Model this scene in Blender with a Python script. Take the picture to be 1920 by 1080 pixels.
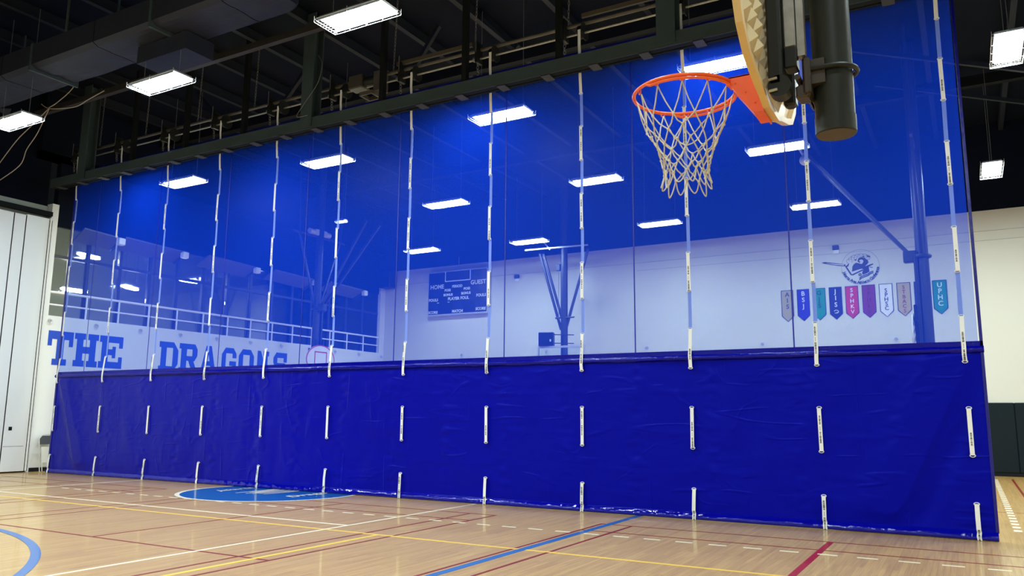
import bpy, math, random
from mathutils import Vector, Matrix, noise
random.seed(7)
S = bpy.context.scene
for o in list(bpy.data.objects):
    bpy.data.objects.remove(o)
COL = S.collection
PI = math.pi

# ------------------------------------------------------------------ camera
cam_data = bpy.data.cameras.new('camera')
cam = bpy.data.objects.new('camera', cam_data)
COL.objects.link(cam)
cam_data.sensor_width = 36.0
cam_data.lens = 1486.77 / 1920.0 * 36.0
cam_data.clip_start = 0.05
cam_data.clip_end = 200
RX = Vector((0.868856, 0.494990, 0.008587)); UX = Vector((0.071919, -0.143362, 0.987054)); FX = Vector((-0.489813, 0.856990, 0.160160))
M = Matrix((RX, UX, -FX)).transposed().to_4x4()
M.translation = Vector((0.0, -12.24347, 1.525))
cam.matrix_world = M
S.camera = cam
# ------------------------------------------------------------------ view, world, lamp strength
S.view_settings.view_transform = 'Standard'
S.view_settings.look = 'None'
S.view_settings.gamma = 1.0
S.view_settings.use_curve_mapping = False
S.view_settings.exposure = 0.0
W = bpy.data.worlds.new('world'); S.world = W
W.use_nodes = True
W.node_tree.nodes['Background'].inputs[0].default_value = (0.02, 0.022, 0.03, 1)
W.node_tree.nodes['Background'].inputs[1].default_value = 0.2
LAMP_STRENGTH = 182.0
LAMP_COLOUR = (0.87, 1.0, 0.995)

# ------------------------------------------------------------------ materials
def srgb(r, g, b):
    def f(c):
        c /= 255.0
        return c / 12.92 if c <= 0.04045 else ((c + 0.055) / 1.055) ** 2.4
    return (f(r), f(g), f(b), 1.0)

def nodes_of(name):
    m = bpy.data.materials.new(name); m.use_nodes = True
    nt = m.node_tree
    return m, nt, nt.nodes['Principled BSDF'], nt.nodes.new, nt.links.new

def mat(name, col, rough=0.5, metal=0.0, vary=0.06, scale=6.0, bump=0.0, bscale=40.0, coat=0.0, spec=0.5):
    m, nt, b, N, L = nodes_of(name)
    tc = N('ShaderNodeTexCoord')
    nz = N('ShaderNodeTexNoise'); nz.inputs['Scale'].default_value = scale; nz.inputs['Detail'].default_value = 4
    L(tc.outputs['Object'], nz.inputs['Vector'])
    mx = N('ShaderNodeMix'); mx.data_type = 'RGBA'
    L(nz.outputs['Fac'], mx.inputs[0])
    mx.inputs[6].default_value = tuple(c * (1 - vary) for c in col[:3]) + (1,)
    mx.inputs[7].default_value = tuple(min(1, c * (1 + vary)) for c in col[:3]) + (1,)
    L(mx.outputs[2], b.inputs['Base Color'])
    b.inputs['Roughness'].default_value = rough
    b.inputs['Metallic'].default_value = metal
    b.inputs['Specular IOR Level'].default_value = spec
    if coat:
        b.inputs['Coat Weight'].default_value = coat; b.inputs['Coat Roughness'].default_value = 0.08
    if bump:
        n2 = N('ShaderNodeTexNoise'); n2.inputs['Scale'].default_value = bscale; n2.inputs['Detail'].default_value = 3
        L(tc.outputs['Object'], n2.inputs['Vector'])
        bp = N('ShaderNodeBump'); bp.inputs['Strength'].default_value = bump; bp.inputs['Distance'].default_value = 0.02
        L(n2.outputs['Fac'], bp.inputs['Height']); L(bp.outputs['Normal'], b.inputs['Normal'])
    return m

def emit(name, col, strength):
    m = bpy.data.materials.new(name); m.use_nodes = True
    nt = m.node_tree; nt.nodes.clear()
    e = nt.nodes.new('ShaderNodeEmission'); e.inputs[0].default_value = tuple(col) + (1,); e.inputs[1].default_value = strength
    o = nt.nodes.new('ShaderNodeOutputMaterial'); nt.links.new(e.outputs[0], o.inputs[0])
    return m

def wood_floor():
    m, nt, b, N, L = nodes_of('maple_floor')
    tc = N('ShaderNodeTexCoord')
    mp = N('ShaderNodeMapping'); mp.inputs['Rotation'].default_value = (0, 0, PI / 2)
    L(tc.outputs['Object'], mp.inputs['Vector'])
    br = N('ShaderNodeTexBrick'); br.offset = 0.37; br.offset_frequency = 2; br.squash = 1.0
    br.inputs['Scale'].default_value = 1.0
    br.inputs['Brick Width'].default_value = 1.1; br.inputs['Row Height'].default_value = 0.057
    br.inputs['Mortar Size'].default_value = 0.0012; br.inputs['Mortar Smooth'].default_value = 0.3
    br.inputs['Color1'].default_value = (0.0, 0.0, 0.0, 1); br.inputs['Color2'].default_value = (1, 1, 1, 1)
    br.inputs['Mortar'].default_value = (0.5, 0.5, 0.5, 1)
    L(mp.outputs['Vector'], br.inputs['Vector'])
    ms = N('ShaderNodeMapping'); ms.inputs['Scale'].default_value = (14.0, 0.55, 1)
    L(tc.outputs['Object'], ms.inputs['Vector'])
    nz = N('ShaderNodeTexNoise'); nz.inputs['Scale'].default_value = 2.2; nz.inputs['Detail'].default_value = 6; nz.inputs['Roughness'].default_value = 0.6
    L(ms.outputs['Vector'], nz.inputs['Vector'])
    big = N('ShaderNodeTexNoise'); big.inputs['Scale'].default_value = 0.35
    L(tc.outputs['Object'], big.inputs['Vector'])
    a = N('ShaderNodeMath'); a.operation = 'MULTIPLY_ADD'; a.inputs[1].default_value = 0.22
    L(br.outputs['Color'], a.inputs[0]); L(nz.outputs['Fac'], a.inputs[2])
    rp = N('ShaderNodeValToRGB')
    rp.color_ramp.elements[0].position = 0.18; rp.color_ramp.elements[0].color = FLOOR_DARK
    rp.color_ramp.elements[1].position = 0.92; rp.color_ramp.elements[1].color = FLOOR_LIGHT
    L(a.outputs[0], rp.inputs[0])
    mm = N('ShaderNodeMix'); mm.data_type = 'RGBA'; mm.blend_type = 'MULTIPLY'
    L(br.outputs['Fac'], mm.inputs[0]); L(rp.outputs[0], mm.inputs[6]); mm.inputs[7].default_value = (0.6, 0.5, 0.42, 1)
    L(mm.outputs[2], b.inputs['Base Color'])
    b.inputs['Roughness'].default_value = 0.34
    b.inputs['Specular IOR Level'].default_value = 0.25
    b.inputs['Coat Weight'].default_value = 0.36; b.inputs['Coat Roughness'].default_value = 0.06
    bp = N('ShaderNodeBump'); bp.inputs['Strength'].default_value = 0.05; bp.inputs['Distance'].default_value = 0.01
    L(nz.outputs['Fac'], bp.inputs['Height']); L(bp.outputs['Normal'], b.inputs['Normal'])
    return m

def vinyl():
    m, nt, b, N, L = nodes_of('blue_vinyl')
    tc = N('ShaderNodeTexCoord')
    b.inputs['Base Color'].default_value = (0.0015, 0.0022, 0.335, 1)
    b.inputs['Roughness'].default_value = 0.36
    b.inputs['Specular IOR Level'].default_value = 0.36
    b.inputs['Specular Tint'].default_value = (0.13, 0.18, 1.0, 1)
    mp = N('ShaderNodeMapping'); mp.inputs['Scale'].default_value = (1.0, 1.0, 2.6)
    L(tc.outputs['Object'], mp.inputs['Vector'])
    tot = None
    for sc, nsc, wt, seed in (((0.30, 1, 1.9), 1.25, 0.60, 0.0), ((1.7, 1, 0.13), 1.1, 0.45, 3.0), ((0.9, 1, 1.1), 1.15, 0.40, 11.0)):
        mp = N('ShaderNodeMapping'); mp.inputs['Scale'].default_value = sc; mp.inputs['Location'].default_value = (seed, seed, 0)
        L(tc.outputs['Object'], mp.inputs['Vector'])
        nz = N('ShaderNodeTexNoise'); nz.inputs['Scale'].default_value = nsc; nz.inputs['Detail'].default_value = 1.6; nz.inputs['Roughness'].default_value = 0.45
        L(mp.outputs['Vector'], nz.inputs['Vector'])
        sb_ = N('ShaderNodeMath'); sb_.operation = 'SUBTRACT'; sb_.inputs[1].default_value = 0.5; L(nz.outputs['Fac'], sb_.inputs[0])
        ab = N('ShaderNodeMath'); ab.operation = 'ABSOLUTE'; L(sb_.outputs[0], ab.inputs[0])
        cr = N('ShaderNodeMapRange'); cr.interpolation_type = 'SMOOTHSTEP'
        cr.inputs['From Min'].default_value = 0.0; cr.inputs['From Max'].default_value = 0.03; cr.inputs['To Min'].default_value = wt; cr.inputs['To Max'].default_value = 0.0
        L(ab.outputs[0], cr.inputs['Value'])
        mk = N('ShaderNodeTexNoise'); mk.inputs['Scale'].default_value = 1.7; mk.inputs['Detail'].default_value = 1
        mo = N('ShaderNodeMapping'); mo.inputs['Location'].default_value = (seed*3+5, 0, seed); L(tc.outputs['Object'], mo.inputs['Vector']); L(mo.outputs['Vector'], mk.inputs['Vector'])
        mq = N('ShaderNodeMapRange'); mq.interpolation_type = 'SMOOTHSTEP'; mq.inputs['From Min'].default_value = 0.48; mq.inputs['From Max'].default_value = 0.62
        L(mk.outputs['Fac'], mq.inputs['Value'])
        ml = N('ShaderNodeMath'); ml.operation = 'MULTIPLY'; L(cr.outputs[0], ml.inputs[0]); L(mq.outputs[0], ml.inputs[1]); cr = ml
        if tot is None: tot = cr.outputs[0]
        else:
            ad = N('ShaderNodeMath'); ad.operation = 'ADD'; L(tot, ad.inputs[0]); L(cr.outputs[0], ad.inputs[1]); tot = ad.outputs[0]
    n1 = N('ShaderNodeTexNoise'); n1.inputs['Scale'].default_value = 1.3; n1.inputs['Detail'].default_value = 3
    L(tc.outputs['Object'], n1.inputs['Vector'])
    ad = N('ShaderNodeMath'); ad.operation = 'MULTIPLY_ADD'; ad.inputs[1].default_value = 2.2
    L(n1.outputs['Fac'], ad.inputs[0]); L(tot, ad.inputs[2])
    bp = N('ShaderNodeBump'); bp.inputs['Strength'].default_value = 0.45; bp.inputs['Distance'].default_value = 0.02
    L(ad.outputs[0], bp.inputs['Height']); L(bp.outputs['Normal'], b.inputs['Normal'])
    return m

def mesh_cloth():
    m = bpy.data.materials.new('blue_see_through_mesh'); m.use_nodes = True
    nt = m.node_tree; nt.nodes.clear(); N = nt.nodes.new; L = nt.links.new
    out = N('ShaderNodeOutputMaterial')
    tr = N('ShaderNodeBsdfTransparent'); tr.inputs[0].default_value = (0.84, 0.98, 1.0, 1)
    df = N('ShaderNodeBsdfDiffuse'); df.inputs[0].default_value = MESH_BLUE
    tl = N('ShaderNodeBsdfTranslucent'); tl.inputs[0].default_value = MESH_BLUE
    mx = N('ShaderNodeMixShader'); mx.inputs[0].default_value = 0.22
    L(df.outputs[0], mx.inputs[1]); L(tl.outputs[0], mx.inputs[2])
    gl = N('ShaderNodeBsdfGlossy'); gl.inputs['Roughness'].default_value = 0.35; gl.inputs[0].default_value = (0.35, 0.4, 0.6, 1)
    mg = N('ShaderNodeMixShader'); mg.inputs[0].default_value = 0.02
    L(mx.outputs[0], mg.inputs[1]); L(gl.outputs[0], mg.inputs[2])
    tc = N('ShaderNodeTexCoord')
    nz = N('ShaderNodeTexNoise'); nz.inputs['Scale'].default_value = 0.7; nz.inputs['Detail'].default_value = 3
    L(tc.outputs['Object'], nz.inputs['Vector'])
    mr = N('ShaderNodeMapRange'); mr.inputs['From Min'].default_value = 0.3; mr.inputs['From Max'].default_value = 0.7
    mr.inputs['To Min'].default_value = MESH_COVER - 0.01; mr.inputs['To Max'].default_value = MESH_COVER + 0.01
    L(nz.outputs['Fac'], mr.inputs['Value'])
    fin = N('ShaderNodeMixShader'); L(mr.outputs[0], fin.inputs[0])
    L(tr.outputs[0], fin.inputs[1]); L(mg.outputs[0], fin.inputs[2])
    L(fin.outputs[0], out.inputs[0])
    return m

def glass_mat():
    m = bpy.data.materials.new('clear_glass'); m.use_nodes = True
    nt = m.node_tree; nt.nodes.clear(); N = nt.nodes.new; L = nt.links.new
    out = N('ShaderNodeOutputMaterial'); tr = N('ShaderNodeBsdfTransparent'); tr.inputs[0].default_value = (0.93, 0.96, 0.96, 1)
    gl = N('ShaderNodeBsdfGlossy'); gl.inputs['Roughness'].default_value = 0.03
    fr = N('ShaderNodeFresnel'); fr.inputs[0].default_value = 1.45
    mx = N('ShaderNodeMixShader'); L(fr.outputs[0], mx.inputs[0]); L(tr.outputs[0], mx.inputs[1]); L(gl.outputs[0], mx.inputs[2])
    L(mx.outputs[0], out.inputs[0])
    return m

FLOOR_DARK = (0.37, 0.195, 0.060, 1); FLOOR_LIGHT = (0.69, 0.425, 0.140, 1)
MESH_BLUE = (0.004, 0.062, 0.98, 1); MESH_COVER = 0.445
MT = {
 'floor': wood_floor(), 'vinyl': vinyl(), 'mesh': mesh_cloth(), 'glass': glass_mat(),
 'hem': mat('blue_vinyl_hem', (0.0015, 0.0022, 0.30, 1), 0.07, bump=0.35, bscale=9, spec=0.34),
 'roll': mat('blue_vinyl_roll', (0.0015, 0.002, 0.27, 1), 0.14, bump=0.5, bscale=14, spec=0.22),
 'binding': mat('blue_binding', (0.0015, 0.002, 0.20, 1), 0.3, bump=0.4, bscale=12),
 'seam': mat('blue_seam', (0.003, 0.014, 0.34, 1), 0.5),
 'strap': mat('white_strap', (0.86, 0.87, 0.87, 1), 0.6),
 'ink': mat('black_ink', (0.01, 0.01, 0.015, 1), 0.6),
 'grommet': mat('white_grommet', (0.72, 0.72, 0.70, 1), 0.35),
 'wall': mat('white_wall', (0.69, 0.685, 0.60, 1), 0.62, vary=0.02, scale=0.8),
 'cablewall': mat('grey_cable', (0.42, 0.42, 0.38, 1), 0.6),
 'wall_left': mat('white_concrete', (0.74, 0.75, 0.74, 1), 0.6, vary=0.04, scale=1.5, bump=0.1, bscale=5),
 'panel': mat('white_panel', (0.82, 0.83, 0.83, 1), 0.38, vary=0.015, scale=1.0),
 'gap': mat('black_gap', (0.005, 0.006, 0.007, 1), 0.7, spec=0.15),
 'pad': mat('dark_green_pad', (0.0065, 0.0135, 0.017, 1), 0.6, spec=0.15, bump=0.1, bscale=60),
 'black': mat('black_rubber', (0.006, 0.0065, 0.008, 1), 0.6, spec=0.2),
 'ceiling': mat('black_roof_paint', (0.0022, 0.0045, 0.0125, 1), 0.85, vary=0.25, scale=0.9, spec=0.12),
 'steel': mat('dark_painted_steel', (0.040, 0.060, 0.068, 1), 0.55, vary=0.2, scale=2.0, bump=0.1, spec=0.25),
 'steel2': mat('dark_purlin_steel', (0.012, 0.0155, 0.024, 1), 0.6, vary=0.2, scale=2.0, spec=0.2),
 'plate': mat('brown_black_plate', (0.030, 0.027, 0.028, 1), 0.55, vary=0.2),
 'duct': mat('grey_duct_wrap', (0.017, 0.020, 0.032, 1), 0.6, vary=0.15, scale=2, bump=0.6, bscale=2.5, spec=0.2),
 'galv': mat('galvanised_steel', (0.36, 0.35, 0.33, 1), 0.42, metal=0.75, vary=0.35, scale=18),
 'galvdull': mat('dull_galvanised_pipe', (0.10, 0.09, 0.085, 1), 0.45, metal=0.5, vary=0.3, scale=6),
 'motor': mat('brown_motor', (0.045, 0.038, 0.03, 1), 0.5, vary=0.2),
 'brass': mat('tan_bracket', (0.07, 0.056, 0.036, 1), 0.5, vary=0.2),
 'chain': mat('grey_chain', (0.25, 0.25, 0.26, 1), 0.4, metal=0.6),
 'rope': mat('pale_cable', (0.42, 0.37, 0.30, 1), 0.7),
 'cream': mat('cream_backboard', (0.62, 0.43, 0.20, 1), 0.4, vary=0.08, scale=5),
 'creamrib': mat('cream_ribs', (0.64, 0.53, 0.34, 1), 0.4, vary=0.08, scale=8),
 'orange': mat('orange_rim', (0.80, 0.12, 0.022, 1), 0.32, vary=0.10, scale=20),
 'orange2': mat('orange_bracket', (0.78, 0.10, 0.02, 1), 0.4, vary=0.08, scale=12),
 'net': mat('net_cord', (0.60, 0.55, 0.46, 1), 0.8, bump=0.3, bscale=300),
 'mast': mat('black_mast', (0.014, 0.017, 0.015, 1), 0.4, vary=0.25, scale=5, bump=0.08, bscale=10, spec=0.3),
 'mastcap': mat('brown_mast_cap', (0.05, 0.036, 0.028, 1), 0.6, vary=0.2),
 'frame': mat('black_hoop_frame', (0.009, 0.010, 0.010, 1), 0.45, vary=0.2, spec=0.3),
 'bracketb': mat('brown_black_bracket', (0.035, 0.026, 0.022, 1), 0.45),
 'whiteboard': mat('white_backboard', (0.78, 0.78, 0.78, 1), 0.35),
 'red': mat('red_paint', (0.55, 0.03, 0.06, 1), 0.4),
 'mastfar': mat('dark_hoop_mast', (0.02, 0.024, 0.04, 1), 0.45),
 'housing': mat('grey_lamp_housing', (0.22, 0.23, 0.24, 1), 0.4),
 'wire': mat('bright_wire_guard', (0.75, 0.75, 0.75, 1), 0.3, metal=0.3),
 'lamp': emit('lamp_panel', LAMP_COLOUR, LAMP_STRENGTH),
 'balclamp': emit('balcony_lamp', (1.0, 0.98, 0.92), 100.0),
 'rail': mat('white_rail', (0.85, 0.85, 0.86, 1), 0.4),
 'mullion': mat('dark_mullion', (0.02, 0.025, 0.035, 1), 0.45),
 'balcwall': mat('balcony_grey_green', (0.42, 0.45, 0.39, 1), 0.7),
 'soffit': mat('balcony_soffit', (0.10, 0.10, 0.11, 1), 0.7),
 'boxwhite': mat('white_box', (0.8, 0.8, 0.8, 1), 0.4),
 'letterblue': mat('blue_letter', (0.002, 0.055, 0.50, 1), 0.5),
 'score': mat('dark_scoreboard', (0.010, 0.014, 0.05, 1), 0.4),
 'white': mat('white_print', (0.82, 0.82, 0.82, 1), 0.5),
 'navy': mat('navy_print', (0.010, 0.014, 0.085, 1), 0.5),
 'greyink': mat('grey_print', (0.16, 0.16, 0.18, 1), 0.5),
 'maroon': mat('maroon_print', (0.22, 0.03, 0.05, 1), 0.5),
 'plum': mat('plum_print', (0.06, 0.004, 0.035, 1), 0.5),
 'seg': mat('unlit_segments', (0.03, 0.035, 0.09, 1), 0.4),
 'lwhite': mat('white_court_paint', (0.86, 0.78, 0.60, 1), 0.4, coat=0.15, spec=0.3, vary=0.1),
 'lyellow': mat('yellow_court_paint', (0.88, 0.56, 0.06, 1), 0.4, coat=0.15, spec=0.3, vary=0.1),
 'lred': mat('red_court_paint', (0.20, 0.014, 0.006, 1), 0.45, coat=0.05, spec=0.2, vary=0.1),
 'lcrimson': mat('crimson_court_paint', (0.32, 0.010, 0.022, 1), 0.45, coat=0.05, spec=0.2, vary=0.1),
 'lblue': mat('blue_court_paint', (0.020, 0.125, 0.40, 1), 0.4, coat=0.3, vary=0.1),
 'logoblue': mat('blue_centre_circle', (0.004, 0.12, 0.38, 1), 0.35, coat=0.45, vary=0.1),
 'chairseat': mat('black_chair_vinyl', (0.02, 0.022, 0.03, 1), 0.5),
 'chairframe': mat('beige_chair_metal', (0.50, 0.48, 0.42, 1), 0.4),
 'speaker': mat('dark_speaker', (0.015, 0.018, 0.04, 1), 0.5),
 'alu': mat('aluminium', (0.62, 0.62, 0.64, 1), 0.35, metal=0.4),
}

# ------------------------------------------------------------------ mesh helpers
class MB:
    def __init__(s): s.v = []; s.f = []
    def add(s, vs, fs):
        n = len(s.v); s.v += [tuple(p) for p in vs]; s.f += [tuple(i + n for i in f) for f in fs]; return s
    def box(s, x0, x1, y0, y1, z0, z1):
        return s.add([(x0,y0,z0),(x1,y0,z0),(x1,y1,z0),(x0,y1,z0),(x0,y0,z1),(x1,y0,z1),(x1,y1,z1),(x0,y1,z1)],
                     [(0,3,2,1),(4,5,6,7),(0,1,5,4),(1,2,6,5),(2,3,7,6),(3,0,4,7)])
    def bbox(s, x0, x1, y0, y1, z0, z1, c=0.01):
        # box with chamfered vertical and horizontal edges
        pts = []
        for (z, k) in ((z0, c), (z0 + c, 0), (z1 - c, 0), (z1, c)):
            for (x, y) in ((x0+c+k,y0+k),(x1-c-k,y0+k),(x1-k,y0+c+k),(x1-k,y1-c-k),(x1-c-k,y1-k),(x0+c+k,y1-k),(x0+k,y1-c-k),(x0+k,y0+c+k)):
                pts.append((x, y, z))
        fs = [tuple(range(7, -1, -1)), tuple(range(24, 32))]
        for r in range(3):
            for i in range(8):
                a = r*8+i; b = r*8+(i+1) % 8
                fs.append((a, b, b+8, a+8))
        return s.add(pts, fs)
    def bar(s, a, b, w, h, up=(0,0,1)):
        a = Vector(a); b = Vector(b); d = (b-a).normalized(); u = Vector(up)
        if abs(d.dot(u)) > 0.98: u = Vector((1,0,0))
        sx = d.cross(u).normalized(); sy = sx.cross(d).normalized()
        p = []
        for q in (a, b):
            for (i, j) in ((-1,-1),(1,-1),(1,1),(-1,1)):
                p.append(q + sx*i*w/2 + sy*j*h/2)
        return s.add(p, [(0,1,2,3),(7,6,5,4),(0,4,5,1),(1,5,6,2),(2,6,7,3),(3,7,4,0)])
    def tube(s, pts, r, n=8, closed=False, cap=True):
        P = [Vector(p) for p in pts]; m = len(P); rr = r if hasattr(r, '__len__') else [r]*m
        prev = None; base = len(s.v)
        for i in range(m):
            if closed: d = P[(i+1) % m] - P[i-1]
            else: d = P[min(i+1, m-1)] - P[max(i-1, 0)]
            d.normalize()
            if prev is None:
                u = Vector((0,0,1)) if abs(d.z) < 0.9 else Vector((1,0,0))
                x = d.cross(u).normalized()
            else:
                x = (prev - d*prev.dot(d)).normalized()
            prev = x; y = d.cross(x)
            for k in range(n):
                a = 2*PI*k/n
                s.v.append(tuple(P[i] + (x*math.cos(a) + y*math.sin(a))*rr[i]))
        for i in range(m if closed else m-1):
            j = (i+1) % m
            for k in range(n):
                k2 = (k+1) % n
                s.f.append((base+i*n+k, base+i*n+k2, base+j*n+k2, base+j*n+k))
        if cap and not closed:
            s.f.append(tuple(base+k for k in range(n-1, -1, -1))); s.f.append(tuple(base+(m-1)*n+k for k in range(n)))
        return s
    def cyl(s, a, b, r, n=20, r2=None): return s.tube([a, b], [r, r if r2 is None else r2], n)
    def torus(s, c, R, r, n=32, k=8, axis='z', a0=0, a1=2*PI):
        full = abs(a1-a0-2*PI) < 1e-6
        m = n if full else n+1
        pts = []
        for i in range(m):
            a = a0 + (a1-a0)*i/n
            p = {'z': (R*math.cos(a), R*math.sin(a), 0), 'y': (R*math.cos(a), 0, R*math.sin(a)), 'x': (0, R*math.cos(a), R*math.sin(a))}[axis]
            pts.append((c[0]+p[0], c[1]+p[1], c[2]+p[2]))
        return s.tube(pts, r, k, closed=full)
    def ball(s, c, r, n=8, m=5):
        v = [(c[0], c[1], c[2]-r)]
        for i in range(1, m):
            t = -PI/2 + PI*i/m
            for k in range(n):
                a = 2*PI*k/n
                v.append((c[0]+r*math.cos(t)*math.cos(a), c[1]+r*math.cos(t)*math.sin(a), c[2]+r*math.sin(t)))
        v.append((c[0], c[1], c[2]+r)); f = []
        for k in range(n): f.append((0, 1+(k+1) % n, 1+k))
        for i in range(m-2):
            for k in range(n):
                a = 1+i*n+k; b = 1+i*n+(k+1) % n
                f.append((a, b, b+n, a+n))
        e = len(v)-1
        for k in range(n): f.append((e, e-n+k, e-n+(k+1) % n))
        return s.add(v, f)
    def prism(s, poly, fn, d0, d1):
        # poly: 2-D outline, fn(a, b, d) -> point
        n = len(poly)
        v = [fn(a, b, d0) for a, b in poly] + [fn(a, b, d1) for a, b in poly]
        f = [tuple(range(n-1, -1, -1)), tuple(range(n, 2*n))] + [(i, (i+1) % n, n+(i+1) % n, n+i) for i in range(n)]
        return s.add(v, f)
    def build(s, name, m, parent=None, smooth=False, loc=None):
        me = bpy.data.meshes.new(name); me.from_pydata(s.v, [], s.f); me.update()
        if smooth:
            for p in me.polygons: p.use_smooth = True
            try: me.set_sharp_from_angle(angle=math.radians(40))
            except Exception: pass
        me.materials.append(MT[m] if isinstance(m, str) else m)
        return put(name, me, parent, loc)

def put(name, me, parent=None, loc=None):
    o = bpy.data.objects.new(name, me); COL.objects.link(o)
    if parent is not None: o.parent = parent
    if loc is not None: o.location = loc
    return o
def tag(o, label, cat, group=None):
    o['label'] = label; o['category'] = cat
    if group: o['group'] = group
    return o
def thing(name, label, cat, loc=(0,0,0), rz=0.0, group=None):
    o = bpy.data.objects.new(name, None); COL.objects.link(o)
    o.location = loc; o.rotation_euler = (0, 0, rz); o.empty_display_size = 0.2
    return tag(o, label, cat, group)
def struct(o): o['kind'] = 'structure'; return o
def sub(parent):    # vectors stay in world metres: parent empties that carry world-space parts sit at the origin
    return parent

def text_mesh(body, size, align='CENTER', bold=0.0, extrude=0.0):
    c = bpy.data.curves.new('text', 'FONT'); c.body = body; c.size = size; c.align_x = align; c.align_y = 'CENTER'
    c.offset = bold; c.extrude = extrude; c.resolution_u = 3
    o = bpy.data.objects.new('text', c); COL.objects.link(o)
    bpy.context.view_layer.update()
    me = bpy.data.meshes.new_from_object(o.evaluated_get(bpy.context.evaluated_depsgraph_get()))
    bpy.data.objects.remove(o); bpy.data.curves.remove(c)
    return me
def text_into(mb, body, size, place, align='CENTER', bold=0.0, sx=1.0):
    me = text_mesh(body, size, align, bold)
    mb.add([place(v.co.x*sx, v.co.y) for v in me.vertices], [tuple(p.vertices) for p in me.polygons])
    bpy.data.meshes.remove(me)
    return mb

# ================================================================== THE SETTING
XL, YB, XR, YF = -21.4, 14.26, 6.0, -16.5     # left wall, back wall, right wall, front wall
ZW = 7.62
floor = struct(MB().box(-28, XR+.3, YF-.3, YB+.3, -0.12, 0.0).build('floor', 'floor'))

# ---- court markings (paint films on the floor)
def line_x(y, x0, x1, w, m, z): MB().box(x0, x1, y-w/2, y+w/2, 0.0001, z).build('court_line', m, floor)
def line_y(x, y0, y1, w, m, z): MB().box(x-w/2, x+w/2, y0, y1, 0.0001, z).build('court_line', m, floor)
ZR, ZY, ZWH, ZB = 0.0012, 0.0018, 0.0024, 0.0030
for (xa, xb) in ((-20.5, -14.4), (-12.65, -6.55), (-4.75, 1.35)):
    w = 0.042
    line_x(-1.24, xa, xb, w, 'lred', ZR); line_x(-1.97, xa, xb, w, 'lred', ZR); line_x(-5.91, xa, xb, w, 'lred', ZR)
    for x in (xa, xa+.46, xb-.46, xb): line_y(x, -12.6, -1.22, w, 'lred', ZR+.0002)
    if xa > -5: line_y(-1.635, -5.9, -1.24, 0.075, 'lcrimson', ZR+.0004)
    else: line_y((xa+xb)/2-.04, -5.9, -1.24, w, 'lred', ZR+.0003)
line_x(-3.38, -20.6, -7.655, 0.05, 'lwhite', ZWH)
line_y(-7.68, -15, 13.5, 0.05, 'lwhite', ZWH+.0002)
line_y(-16.82, -3.4, 13.5, 0.05, 'lwhite', ZWH)
line_x(-3.84, -20.6, 3.2, 0.055, 'lyellow', ZY)
line_y(-6.77, -15, -3.82, 0.06, 'lyellow', ZY+.0002)
line_y(-4.635, -15, 13.0, 0.10, 'lblue', ZB)
x = -16.33
while x < 2.2:
    line_x(-2.255-.006*max(0, x+6), x, x+.215, 0.05, 'lwhite', ZWH); x += 0.42
y = 1.2
while y < 12.6:
    line_y(0.475, y, y+.2, 0.10, 'lwhite', ZWH); y += 0.42
line_y(0.86, 3.0, 13.0, 0.05, 'lred', ZR); line_x(3.9, -3, 4, 0.04, 'lred', ZR)
mb = MB(); n = 90
for i in range(n+1):
    a = math.radians(10 + 160*i/n); c, s_ = math.cos(a), math.sin(a)
    for R in (6.32, 6.42): mb.v.append((-12.15+R*c, -12.5+R*s_, 0.0034))
mb.f = [(2*i, 2*i+1, 2*i+3, 2*i+2) for i in range(n)]
mb.build('court_arc', 'lblue', floor)
CX, CY = -12.15, -0.5
mb = MB().add([(CX+1.74*math.cos(2*PI*i/72), CY+1.74*math.sin(2*PI*i/72), 0.0036) for i in range(72)], [tuple(range(72))])
mb.build('centre_circle', 'logoblue', floor)
mb = MB()
for i in range(72):
    a = 2*PI*i/72
    for R in (1.72, 1.81): mb.v.append((CX+R*math.cos(a), CY+R*math.sin(a), 0.0042))
mb.f = [(2*i, 2*i+1, (2*i+3) % 144, (2*i+2) % 144) for i in range(72)]
mb.build('centre_circle_border', 'lwhite', floor)
# lettering of the centre circle reads along +Y (its tail passes under the curtain)
lf = MB()
text_into(lf, 'Jakarta', 0.31, lambda u, v: (-13.22 - v, -0.94 + u + .3*v, 0.0046), 'LEFT', 0.006, 1.05)
text_into(lf, 'Dragons', 0.36, lambda u, v: (-11.22 - v, -1.0 + u + .3*v, 0.0046), 'LEFT', 0.008, 1.1)
lf.build('circle_lettering', 'lwhite', floor)
lf = MB()
for k in range(7):
    pts = [(-12.62+.11*k + .05*math.sin(3.1*t/10+k), -1.02+.22*math.sin(k*1.7)**2 + .115*t, 0.0) for t in range(11)]
    for i in range(10):
        w = 0.012+0.022*math.sin(PI*(i+1)/11)
        p, q = pts[i], pts[i+1]
        lf.add([(p[0]-w, p[1], .0046+.00003*k), (p[0]+w, p[1], .0046+.00003*k), (q[0]+w, q[1], .0046+.00003*k), (q[0]-w, q[1], .0046+.00003*k)], [(0, 1, 2, 3)])
lf.build('circle_flourish', 'lwhite', floor)

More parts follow.
